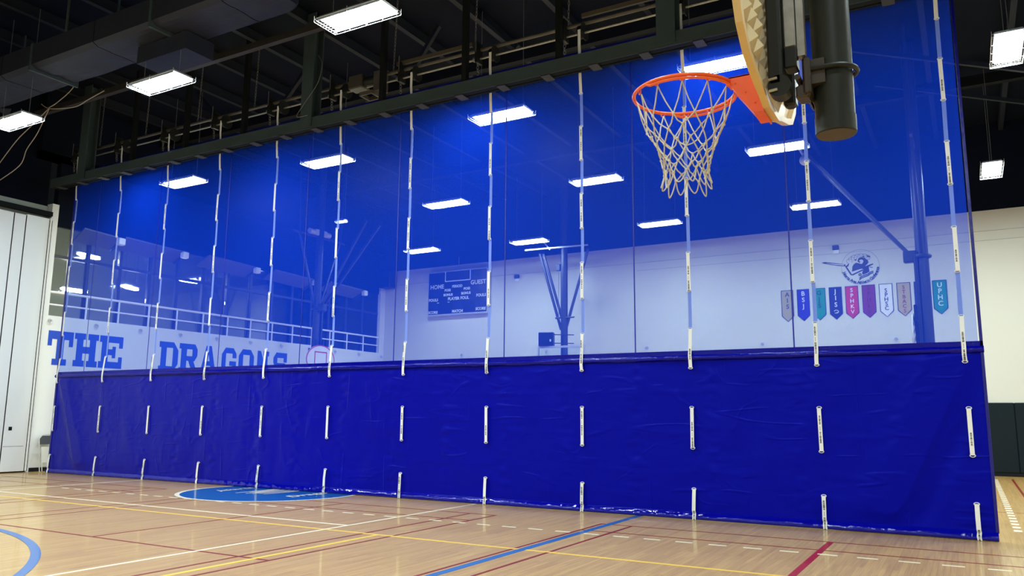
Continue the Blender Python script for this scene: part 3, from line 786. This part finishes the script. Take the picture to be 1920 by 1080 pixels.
for x in (-18.5, -15, -11.5): [MB().box(x-.02, x+.02, y, y+.03, 9.0, 10.2).build('duct_hanger', 'steel', duct) for y in (-3.9, -2.86)]
def smooth_path(p, n=6):
    out = []; P = [Vector(q) for q in p]
    for i in range(len(P)-1):
        a = P[max(i-1, 0)]; b = P[i]; c = P[i+1]; d = P[min(i+2, len(P)-1)]
        for k in range(n):
            t = k/n
            out.append(.5*((2*b)+(c-a)*t+(2*a-5*b+4*c-d)*t*t+(3*b-3*c+d-a)*t**3))
    out.append(P[-1]); return out
for path, lab in (([(-21.2,-1.8,7.75),(-20.45,-1.8,8.29),(-19.91,-1.8,8.55),(-19.13,-1.8,8.91)], 'pale slack cable hanging at upper left, the upper of two falling to the edge'),
                  ([(-21.2,-1.8,7.30),(-20.16,-1.8,7.61),(-19.92,-1.8,7.99),(-19.52,-1.8,8.34),(-19.11,-1.8,8.92)], 'pale slack cable hanging at upper left, the lower of two falling to the edge'),
                  ([(-19.48,-1.8,9.09),(-19.13,-1.8,8.91),(-18.49,-1.8,8.79),(-17.94,-1.8,8.74),(-17.53,-1.8,8.82),(-16.93,-1.8,8.92)], 'pale cable swagged rightwards from the knot below the duct'),
                  ([(-19.13,-1.8,8.93),(-18.74,-1.8,9.02),(-18.14,-1.8,9.3),(-17.6,-1.8,9.98)], 'thin cable rising from the knot to the roof behind the duct')):
    tag(MB().tube(smooth_path(path), .011, 6).build('slack_cable', 'rope', None, True), lab, 'cable')
tag(MB().tube(smooth_path([(-11.6,-.42,9.15),(-11.45,-.45,8.9),(-11.55,-.45,8.5),(-11.9,-.46,8.1),(-12.1,-.46,7.85),(-11.8,-.44,7.83)]), .006, 6).build('slack_cable', 'chain', None, True), 'thin grey cable looping down the wide truss column', 'cable')

# ================================================================== HOOPS
def ring_pt(a, R, z): return (R*math.cos(a), R*math.sin(a), z)
def fan_outline(n=22):
    # (across, height above the rim plane); read clockwise from the bottom centre
    half = [(0.10, -.17), (.16, -.15), (.33, -.11), (.45, -.07), (.55, .02), (.59, .10), (.665, .22), (.685, .32)]
    arc = [(.685*math.cos(t), .32 + .50*math.sin(t)) for t in [PI/2*k/n*1.0 for k in range(1, n+1)]]
    right = half + arc
    return right + [(-a, b) for a, b in reversed(right[:-1])]
def make_hoop(root, near, with_net=True):
    face = .38
    K = {'skin': 'cream', 'rib': 'creamrib', 'mast': 'mast', 'r': .081} if near else {'skin': 'whiteboard', 'rib': 'whiteboard', 'mast': 'mastfar', 'r': .13}
    out = fan_outline()
    inn = [(a*.93, .22+(b-.22)*.93) for a, b in out]
    n = len(out)
    # board: front skin with a deep turned rim
    mb = MB()
    for (d, pts) in ((0, out), (.030, out), (.030, inn), (.010, inn)): mb.v += [(face+d, a, b) for a, b in pts]
    mb.f.append(tuple(range(n)))
    for q in range(3):
        for i in range(n): mb.f.append((q*n+i, q*n+(i+1) % n, (q+1)*n+(i+1) % n, (q+1)*n+i))
    mb.f.append(tuple(3*n+i for i in range(n-1, -1, -1)))
    bd = mb.build('backboard', K['skin'], root)
    # pyramid ribs on the back
    rb = MB(); st = .098 if near else .2
    def inside(a, b):
        c = False; j = n-1
        for i in range(n):
            (x1, y1), (x2, y2) = inn[i], inn[j]
            if (y1 > b) != (y2 > b) and a < (x2-x1)*(b-y1)/(y2-y1)+x1: c = not c
            j = i
        return c
    i0 = -10
    while i0 < 10:
        for j0 in range(-4, 14):
            a, b = i0*st, j0*st*.95
            q = [(a, b), (a+st, b), (a+st, b+st*.95), (a, b+st*.95)]
            if all(inside(*p) for p in q):
                x0 = face+.0105
                rb.add([(x0, *q[0]), (x0, *q[1]), (x0, *q[2]), (x0, *q[3]), (x0+.034, a+st/2, b+st*.475)], [(0,1,4), (1,2,4), (2,3,4), (3,0,4)])
        i0 += 1
    rb.build('stiffening_ribs', K['rib'], bd)
    if not near:
        m = MB()
        for i in range(n):
            j = (i+1) % n
            f1 = lambda p, s: (face-.003, p[0]*s, .22+(p[1]-.22)*s)
            m.add([f1(out[i], 1), f1(out[j], 1), f1(out[j], .94), f1(out[i], .94)], [(0, 1, 2, 3)])
        m.build('painted_border', 'red', bd)
        m = MB()
        for (a0, a1, b0, b1) in ((-.3, .3, .56, .60), (-.3, .3, .14, .18), (-.3, -.26, .14, .6), (.26, .3, .14, .6)):
            m.box(face-.004, face-.001, a0, a1, b0, b1)
        m.build('target_square', 'red', bd)
    # rim
    rim = MB().torus((0, 0, 0), .2365, .0085, 56, 10).build('rim', 'orange', root, True)
    pts = [ring_pt(math.radians(-118+236*k/40), .2385, -.017 + (.012 if k in (0, 40) else 0)) for k in range(41)]
    MB().tube(pts, .0065, 8).build('rim_brace', 'orange', rim, True)
    hk = MB()
    for k in range(12):
        a = math.radians(15+30*k); R = .228
        if abs(math.degrees(a) % 360 - 0) < 14: continue
        hk.tube([(R*math.cos(a-.05), R*math.sin(a-.05), -.006), (R*math.cos(a-.03), R*math.sin(a-.03), -.022), (R*math.cos(a+.03), R*math.sin(a+.03), -.022), (R*math.cos(a+.05), R*math.sin(a+.05), -.006)], .003, 5)
    hk.build('net_hooks', 'orange', rim)['kind'] = 'stuff'
    prof = [(.222, .013), (face-.006, .013), (face-.006, -.175), (face-.045, -.175), (.235, -.03)]
    m = MB()
    for s_ in (-1, 1): m.prism(prof, lambda a, b, d: (a, s_*d, b), .060, .066)
    m.box(.205, face-.006, -.066, .066, .007, .014).box(face-.045, face-.004, -.066, .066, -.181, -.174)
    m.add([(.235, -.064, -.03), (.235, .064, -.03), (face-.045, .064, -.175), (face-.045, -.064, -.175)], [(0, 1, 2, 3)])
    m.box(face-.006, face, -.085, .085, -.185, .03)
    rbk = m.build('rim_bracket', 'orange2', root)
    if near:
        for (a, b) in ((.255, -.018), (.30, -.07), (.34, -.125)): MB().cyl((a, -.066, b), (a, -.070, b), .004, 8).build('bolt', 'orange2', rbk)
    # net
    if with_net:
        m = MB(); rnd = random.Random(5)
        rows = [(-.022, .221), (-.150, .188), (-.205, .156), (-.258, .132), (-.308, .115), (-.354, .106), (-.396, .101)]
        def node(r, j):
            a = math.radians(15 + 30*j + 15*(r % 2) + (0 if r == 0 else 3*math.sin(j*2.3+r)))
            z, R = rows[r]
            z += 0 if r == 0 else .010*math.sin(j*1.9+r*1.3)
            return Vector((R*math.cos(a), R*math.sin(a), z))
        rr = .0033
        for r in range(len(rows)-1):
            for j in range(12):
                p = node(r, j)
                for t in ((j, j-1) if r % 2 == 0 else (j, j+1)):
                    q = node(r+1, t % 12); mid = (p+q)/2 + Vector((0, 0, -.006)) + Vector((rnd.uniform(-.004, .004), rnd.uniform(-.004, .004), 0))
                    m.tube([p, (p+mid)/2, mid, (q+mid)/2, q], rr, 5)
                if r: m.ball(p, .0072, 7, 4)
        R6 = len(rows)-1
        for j in range(12):
            p = node(R6, j); m.ball(p, .0075, 7, 4)
            q = node(R6, (j+1) % 12); o = (p+q)/2; o = Vector((o.x*1.22, o.y*1.22, o.z-.066 - .012*math.sin(j*2.1)))
            m.tube(smooth_path([p, p*.4+o*.6+Vector((0,0,-.004)) + (p-q)*.10, o, q*.4+o*.6+Vector((0,0,-.004)) + (q-p)*.10, q], 4), rr, 5)
        m.build('net', 'net', root, True)
    # frame, upright, mast
    mx = .66; z1 = 10.24-root.location.z
    top = 1.0
    m = MB().bbox(face+.046, face+.104, -.20, -.13, -.12, top, .010)
    m.cyl((face+.090, -.20, -.125), (face+.090, -.13, -.125), .048, 20)
    fr = m.build('frame_channel', 'frame', root)
    MB().bbox(face+.046, face+.100, .13, .20, -.09, top, .010).build('frame_channel', 'frame', root)
    MB().box(face+.045, face+.10, -.5, .5, .60, .68).build('frame_cross_bar', 'frame', root)
    for zz in (-.095, -.145): MB().cyl((face+.05, -.205, zz), (face+.085, -.212, zz), .006, 8).build('bolt', 'galv', fr)
    u = MB().bbox(face+.108, face+.156, -.15, -.08, .06, 2.2, .006).box(face+.160, face+.190, -.13, -.08, .02, 2.2).build('upright', 'galv' if near else 'mastfar', root)
    MB().bbox(face+.106, face+.158, -.154, -.076, -.035, .062, .006).build('upright_foot', 'frame', u)
    m = MB().bbox(face+.172, face+.205, -.12, .12, -.15, .02, .01)
    m.bbox(face+.14, face+.20, -.11, -.02, -.16, -.10, .008).box(face+.205, face+.26, -.09, .09, -.10, .01)
    br = m.build('mast_bracket', 'bracketb', root)
    MB().cyl((face+.155, -.135, -.075), (face+.155, -.02, -.075), .013, 10).build('bolt', 'bracketb', br)
    pts = [(face+.20, -(K['r']+.016), -.035)] + [(mx+(K['r']+.016)*math.cos(a), (K['r']+.016)*math.sin(a), -.035) for a in [math.radians(-90+180*k/16) for k in range(17)]] + [(face+.20, (K['r']+.016), -.035)]
    MB().tube(pts, .011, 8).build('clamp_ring', 'frame', root, True)
    bot = -.31 if near else -.6
    ms = MB().tube([(mx, 0, bot+.07), (mx, 0, z1)], K['r'], 32, cap=False).build('mast', K['mast'], root, True)
    MB().tube([(mx, 0, bot), (mx, 0, bot+.004), (mx, 0, bot+.075)], [K['r']*.97, K['r']*1.035, K['r']*1.035], 32).build('mast_sleeve', K['mast'], ms, True)
    MB().tube([(mx, 0, bot-.003), (mx, 0, bot-.0005)], K['r']*.97, 32).build('mast_cap', 'mastcap', ms)
    # raking brace from a collar on the mast up to the roof
    co = MB().torus((mx, 0, 2.1), K['r']+.02, .05, 20, 8).build('collar', K['mast'], root, True)
    MB().bbox(mx-.38, mx-.10, -.10, .10, 1.98, 2.24, .02).build('collar_box', K['mast'], co)
    for s_ in ((-1, 1) if not near else (1,)):
        MB().bar((mx-.2, .05*s_, 2.1), (mx-2.35, .35*s_, 4.85), .07, .07).build('raking_brace', K['mast'], root)
    for s_ in (-1, 1):
        MB().bar((mx, .1*s_, 2.12), (mx, 1.0*s_, 4.6), .06, .06).build('side_brace', K['mast'], root)
        MB().bar((mx, 1.0*s_, 4.6), (mx, 1.15*s_, z1), .06, .06).build('side_brace', K['mast'], root)
    MB().bar((mx, -1.25, 4.6), (mx, 1.25, 4.6), .06, .06).build('cross_tube', 'galvdull', root)
t = thing('basketball_hoop', 'near orange rim with white net on a cream fan backboard hung from a black mast', 'hoop', (-1.069, -8.74, 3.04))
make_hoop(t, True)
t = thing('basketball_hoop', 'far white fan backboard with red border and square near the lettered wall', 'hoop', (-18.62, 7.95, 3.05), PI)
make_hoop(t, False)
m = MB().bbox(.60, .84, -.30, .28, 4.64, 4.86, .02)
for yy in (-.42, .38): m.cyl((.72, yy-.1, 4.76), (.72, yy+.1, 4.76), .10, 12)
m.build('winch_motor', 'boxwhite', t)
t = thing('basketball_hoop', 'far right hoop seen edge on with a thick dark mast in front of the pennants', 'hoop', (-1.33, 7.45, 3.05))
make_hoop(t, False)
m = MB().ball((-1.72, 0, 4.72), .13, 14, 9).cyl((-1.72, 0, 4.8), (-1.85, 0, 5.1), .04, 8)
m.build('pulley_housing', 'boxwhite', t, True)
# main-court hoop with the glass board, seen from the front
t = thing('basketball_hoop', 'clear glass backboard in a pale frame, dark mast and V braces behind it', 'hoop')
m = MB()
gx, gy = -12.04, 12.25
for b in ((gx-.91, gx+.91, gy-.03, gy+.03, 3.88, 3.95), (gx-.91, gx+.91, gy-.03, gy+.03, 2.88, 2.95), (gx-.91, gx-.85, gy-.03, gy+.03, 2.95, 3.88), (gx+.85, gx+.91, gy-.03, gy+.03, 2.95, 3.88)): m.box(*b)
m.build('board_frame', 'alu', t)
MB().box(gx-.85, gx+.85, gy-.01, gy+.01, 2.95, 3.88).build('glass_board', 'glass', t)
MB().torus((gx, gy-.38, 3.05), .2365, .009, 40, 8).build('rim', 'orange', t, True)
MB().box(gx-.06, gx+.06, gy-.16, gy-.01, 2.95, 3.06).build('rim_bracket', 'orange2', t)
MB().cyl((-12.13, 12.7, 2.7), (-12.13, 12.7, 10.0), .125, 20).build('mast', 'mastfar', t, True)
MB().cyl((-12.13, 12.7, 3.2), (-12.04, 12.27, 3.2), .04, 8).build('board_arm', 'mastfar', t)
for (a, b) in (((-12.25, 12.7, 4.55), (-13.10, 12.7, 7.35)), ((-12.18, 12.75, 4.75), (-12.98, 12.75, 7.35)), ((-12.05, 12.7, 4.62), (-11.20, 12.7, 7.35))):
    MB().bar(a, b, .075, .075).build('v_brace', 'mastfar', t)
MB().cyl((-12.45, 12.65, 4.97), (-11.72, 12.65, 4.97), .03, 8).build('cross_pin', 'mastfar', t)
MB().bbox(-12.42, -12.25, 12.6, 12.75, 6.65, 6.9, .02).build('winch', 'mastfar', t)
MB().cyl((-12.30, 12.6, 4.9), (-12.30, 12.6, 6.65), .008, 5).build('winch_cable', 'chain', t)
MB().bar((-13.5, 12.3, 7.45), (-11.2, 12.7, 7.5), .05, .05).build('cross_tube', 'alu', t)
MB().bar((-12.95, 12.4, 7.9), (-12.6, 12.5, 7.42), .05, .05).build('brace', 'alu', t)

t = thing('loudspeaker', 'dark box loudspeaker on a bracket above the glass backboard', 'speaker', (-12.63, 12.3, 3.96), .35)
MB().bbox(-.27, .27, -.2, .2, .0, .47, .015).build('cabinet', 'speaker', t)
MB().box(-.25, .25, -.208, -.198, .02, .45).build('grille', 'black', t)
MB().box(.14, .19, -.212, -.207, .14, .22).build('badge', 'boxwhite', t)
MB().box(-.27, -.25, -.212, -.2, .0, .47).build('edge_strip', 'boxwhite', t)
for z in (.1, .4): MB().bar((.25, .0, z), (.95, .15, z), .03, .03).build('bracket_bar', 'speaker', t)

# ================================================================== SCOREBOARD
sb = thing('scoreboard', 'dark electronic scoreboard with white wording on the white back wall', 'scoreboard')
sx0, sx1, sz0, sz1, sy = -18.98, -16.17, 5.60, 7.32, 14.06
MB().box(sx0, sx1, sy, YB-.02, sz0, sz1).build('cabinet', 'score', sb)
m = MB()
for b in ((sx0-.02, sx1+.02, sz0-.06, sz0), (sx0-.02, sx1+.02, sz1, sz1+.02), (sx0-.02, sx0, sz0, sz1), (sx1, sx1+.02, sz0, sz1)): m.box(b[0], b[1], sy-.02, YB-.02, b[2], b[3])
m.build('cabinet_frame', 'alu', sb)
m = MB()
cx0, cx1, cz0, cz1 = -18.16, -16.96, 6.93, 7.34
for b in ((cx0, cx1, cz0-.018, cz0+.018), (cx0, cx1, cz1-.018, cz1+.018), (cx0-.018, cx0+.018, cz0, cz1), (cx1-.018, cx1+.018, cz0, cz1)): m.box(b[0], b[1], sy-.008, sy, b[2], b[3])
m.build('clock_border', 'white', sb)
def sp(u, v): return (sx0+(sx1-sx0)*u, sz0+(sz1-sz0)*v)
m = MB()
for body, u, v, size in (('HOME', .15, .655, .24), ('GUEST', .855, .695, .24), ('PERIOD', .50, .64, .145), ('POSS', .335, .56, .135), ('POSS', .665, .565, .135),
                         ('BONUS', .345, .45, .135), ('BONUS', .65, .46, .135), ('PLAYER', .44, .35, .165), ('FOUL', .63, .35, .165), ('FOULS', .09, .345, .155), ('FOULS', .905, .385, .155),
                         ('SCORE', .085, .05, .15), ('MATCH', .51, .05, .15), ('SCORE', .90, .07, .15)):
    px, pz = sp(u, v)
    text_into(m, body, size, lambda a, b: (px+a, sy-.004, pz+b), 'CENTER', .006)
for (u, v) in ((.17, .275), (.355, .275)):
    px, pz = sp(u, v); m.box(px-.05, px+.05, sy-.004, sy-.002, pz-.012, pz+.012)
m.build('wording', 'white', sb)
m = MB()
def seven(px, pz, w, h):
    s = .022
    for (a0, a1, b0, b1) in ((-w, w, h-s, h+s), (-w, w, -s, s), (-w, w, -h-s, -h+s), (-w-s, -w+s, 0, h), (w-s, w+s, 0, h), (-w-s, -w+s, -h, 0), (w-s, w+s, -h, 0)):
        m.box(px+a0, px+a1, sy-.003, sy-.001, pz+b0, pz+b1)
for u in (.80, .865, .93, .07, .135, .20): px, pz = sp(u, .52); seven(px, pz, .06, .12)
for u in (.08, .16, .84, .92, .47, .55): px, pz = sp(u, .2); seven(px, pz, .06, .11)
for u in (.36, .45, .55, .64): px, pz = sp(u, .885); seven(px, pz, .07, .13)
m.build('digit_segments', 'seg', sb)
MB().cyl((-17.55, sy+.05, sz1), (-17.55, sy+.05, ZW+.3), .012, 6).build('feed_conduit', 'alu', sb)

# ================================================================== PENNANTS AND EMBLEM
PEN = (('AIS', -4.86, (.42, .36, .15), 'navy', 'tan'), ('BSJ', -4.37, (.02, .012, .42), 'white', 'royal blue'), ('GJS', -3.885, (.004, .27, .14), 'navy', 'green'), ('JIS', -3.40, (.004, .008, .14), 'white', 'dark navy'),
       ('SPHKV', -2.925, (.55, .012, .06), 'white', 'red'), ('SPHLV', -2.44, (.20, .012, .12), 'plum', 'purple'), ('SPHSC', -1.955, (.80, .80, .82), 'navy', 'white'), ('STBACS', -1.465, (.48, .38, .14), 'maroon', 'gold'),
       ('NJIS', -.99, (.006, .012, .22), 'white', 'dark blue'), ('UPHC', -.50, (.004, .24, .17), 'white', 'teal'))
for body, px, col, ink, cn in PEN:
    lab = cn + ' wall pennant lettered ' + body + ' with pointed lower end' if body != 'NJIS' else 'dark blue wall pennant mostly hidden behind the far right mast'
    t = thing('pennant', lab, 'pennant', (px, YB-.004, 0), 0, 'pennants in a row on the back wall')
    k = 'pen_' + body.lower(); MT[k] = mat(k, col + (1,), .6)
    out = [(-.19, 5.65), (-.19, 4.80), (0, 4.62), (.19, 4.80), (.19, 5.65)]
    MB().prism(out, lambda a, b, d: (a, d, b), -.012, 0).build('cloth', k, t)
    m = MB(); s_ = .935
    ins = [(a*.90, 5.14+(b-5.14)*.965) for a, b in out]
    for i in range(5):
        j = (i+1) % 5
        m.add([(out[i][0], -.0135, out[i][1]), (out[j][0], -.0135, out[j][1]), (ins[j][0], -.0135, ins[j][1]), (ins[i][0], -.0135, ins[i][1])], [(0, 1, 2, 3)])
    m.build('border', 'navy', t)
    m = MB(); n = len(body)
    top, st = {'AIS': (5.50, .197), 'BSJ': (5.50, .203), 'GJS': (5.49, .205), 'JIS': (5.505, .21), 'SPHKV': (5.51, .17), 'SPHLV': (5.55, .186),
               'SPHSC': (5.435, .137), 'STBACS': (5.50, .145), 'NJIS': (5.5, .2), 'UPHC': (5.50, .186)}[body]
    for i, ch in enumerate(body):
        if body == 'NJIS': continue
        text_into(m, ch, {3: .20, 4: .20, 5: .17, 6: .155}[n], lambda a, b: (a, -.0145, top - i*st + b), 'CENTER', .003)
    if body == 'JIS':
        m.tube([(.065*math.cos(math.radians(q)), -.0145, 4.865+.05*math.sin(math.radians(q))) for q in range(-140, 171, 20)], .010, 4)
        m.add([(.0, -.0145, 4.865), (.06, -.0145, 4.835), (.02, -.0145, 4.805)], [(0, 1, 2)])
    if m.v: m.build('lettering', ink, t)

em = thing('wall_emblem', 'round emblem with curled dark figure, sword and curved lettering on the back wall', 'emblem')
ey = YB-.006
ex, ez, er = -2.63, 6.235, .55
m = MB()
def ring2(m, cx, cz, r0, r1, a0, a1, n, y):
    b = len(m.v)
    for i in range(n+1):
        a = math.radians(a0+(a1-a0)*i/n)
        for r in (r0, r1): m.v.append((cx+r*math.cos(a), y, cz+r*math.sin(a)))
    m.f += [(b+2*i, b+2*i+1, b+2*i+3, b+2*i+2) for i in range(n)]
def ribbon(m, pts, w, y):
    P = [Vector((p[0], 0, p[1])) for p in pts]; n = len(P); b = len(m.v)
    ww = w if hasattr(w, '__len__') else [w]*n
    for i in range(n):
        d = (P[min(i+1, n-1)]-P[max(i-1, 0)]).normalized(); q = Vector((-d.z, 0, d.x))
        for s_ in (-1, 1): m.v.append((P[i].x+q.x*ww[i]*s_/2, y, P[i].z+q.z*ww[i]*s_/2))
    m.f += [(b+2*i, b+2*i+1, b+2*i+3, b+2*i+2) for i in range(n-1)]
EU = lambda px, py: (ex + (px-1000)/400*er, ez - (py-620)/400*er + 0)      # emblem drawn on a 400-unit radius
ring2(m, ex, ez, er*.985, er, 0, 360, 72, ey); m.build('outer_ring', 'greyink', em)
m = MB()
def blob(pts): m.add([(EU(*p)[0], ey, EU(*p)[1]) for p in pts], [tuple(range(len(pts)))])
# crouched dark form and curl
blob([(820,715),(835,600),(870,545),(920,518),(975,535),(1040,560),(1060,600),(1110,625),(1185,600),(1175,660),(1120,690),(1060,690),(1030,665),(960,680),(880,700)])
ribbon(m, [EU(*p) for p in ((1060,600),(1090,560),(1110,500),(1085,445),(1035,425),(985,440),(965,485),(985,510),(1010,505))], [.12,.12,.10,.085,.075,.06,.05,.04,.02], ey-.0004)
ribbon(m, [EU(*p) for p in ((1105,450),(1145,480),(1160,530),(1130,580))], [.02,.05,.05,.02], ey-.0005)
blob([(1060,690),(1175,660),(1185,740),(1150,770),(1040,805),(1030,760)])
ribbon(m, [EU(*p) for p in ((1110,630),(1190,605),(1270,575))], [.05,.05,.03], ey-.0006)
ribbon(m, [EU(*p) for p in ((1190,640),(1255,658))], .02, ey-.0006)
for dy in (0, 38): ribbon(m, [EU(p[0], p[1]+dy*.9) for p in ((965,885),(1010,845),(1080,820),(1150,800),(1200,760),(1265,738))], .03, ey-.0003)
ribbon(m, [EU(*p) for p in ((690,575),(800,785),(830,790),(1050,695))], .042, ey-.0002)
ribbon(m, [EU(*p) for p in ((700,590),(740,570),(765,520))], [.05,.05,.02], ey-.0002)
m.build('dark_figure', 'navy', em)
m = MB(); ribbon(m, [EU(*p) for p in ((175,455),(240,462),(400,500),(560,535),(690,560))], [.0,.06,.075,.075,.06], ey); m.build('sword_blade', 'navy', em)
m = MB(); ribbon(m, [EU(*p) for p in ((290,478),(480,518),(660,548))], [.008,.022,.022], ey-.001); m.build('sword_groove', 'white', em)
m = MB()
c = EU(985, 800); ring2(m, c[0], c[1], 0, er*.095, 0, 360, 20, ey); m.build('small_ball', 'greyink', em)
m = MB()
for k in range(7):
    a0 = math.radians(152-k*17); cxp, czp = 1000+250*math.cos(a0), 560-190*math.sin(a0)
    ribbon(m, [EU(cxp+62*math.cos(math.radians(q)), czp+52*math.sin(math.radians(q))) for q in range(120+k*8, 420+k*8, 20)], .009, ey)
for (a, b) in (((1060,380),(1090,395)), ((1150,380),(1210,410)), ((890,455),(930,450))): ribbon(m, [EU(*a), EU(*b)], .04, ey-.0001)
m.build('cloud_outlines', 'navy', em)
m = MB(); txt = 'Jakarta Area Athletic Conference'; n = len(txt)
for i, ch in enumerate(txt):
    if ch == ' ': continue
    a = math.radians(196 + (352-196)*i/(n-1)); r = er*.90
    rot = a + PI/2; cx_, cz_ = ex+r*math.cos(a), ez+r*math.sin(a)
    text_into(m, ch, .125, lambda u, v: (cx_+u*math.cos(rot)-v*math.sin(rot), ey-.001, cz_+u*math.sin(rot)+v*math.cos(rot)), 'CENTER', .004)
m.build('curved_lettering', 'navy', em)

for (x, z, lab) in ((-14.9, 6.83, 'small dark sensor box on the back wall left of the glass backboard'), (-3.31, 6.83, 'small dark sensor box on the back wall above the pennants')):
    t = thing('wall_sensor', lab, 'sensor', (x, YB-.005, z))
    MB().bbox(-.09, .09, -.12, 0, 0, .14, .01).build('sensor_body', 'speaker', t)
    MB().box(-.07, .09, -.06, 0, -.12, 0).build('sensor_base', 'boxwhite', t)
t = thing('air_outlet', 'dark boxy unit hung high in the corner of the back wall', 'unit')
MB().bbox(-21.35, -20.75, 13.7, 14.2, 6.85, 7.6, .03).build('casing', 'frame', t)

# ================================================================== FOLDED CHAIR
t = thing('folding_chair', 'folded black and beige metal chair leaning on the wall beside the curtain edge', 'chair', (XL+.28, .22, 0), 0)
def fp(s, h, d=0): return (.0+.05+d - h*.20, s, h)     # leans towards the wall
m = MB().tube(smooth_path([fp(-.22, .0), fp(-.22, .55), fp(-.21, .84), fp(-.12, .94), fp(.12, .94), fp(.21, .84), fp(.22, .55), fp(.22, .0)], 4), .012, 8)
m.build('front_frame', 'chairframe', t, True)
for s_ in (-1, 1): MB().tube([fp(.19*s_, .02, .06), fp(.19*s_, .62, .05)], .011, 8).build('leg', 'chairframe', t, True)
out = [(-.19, .70), (.19, .70), (.19, .85), (.12, .925), (-.12, .925), (-.19, .85)]
MB().prism(out, lambda a, b, d: fp(a, b, d), -.012, .012).build('backrest', 'chairseat', t)
out = [(-.18, .24), (.18, .24), (.19, .64), (-.19, .64)]
MB().prism(out, lambda a, b, d: fp(a, b, d), .02, .05).build('seat', 'chairframe', t)
MB().cyl(fp(-.2, .16), fp(.2, .16), .009, 8).build('stretcher', 'chairframe', t)
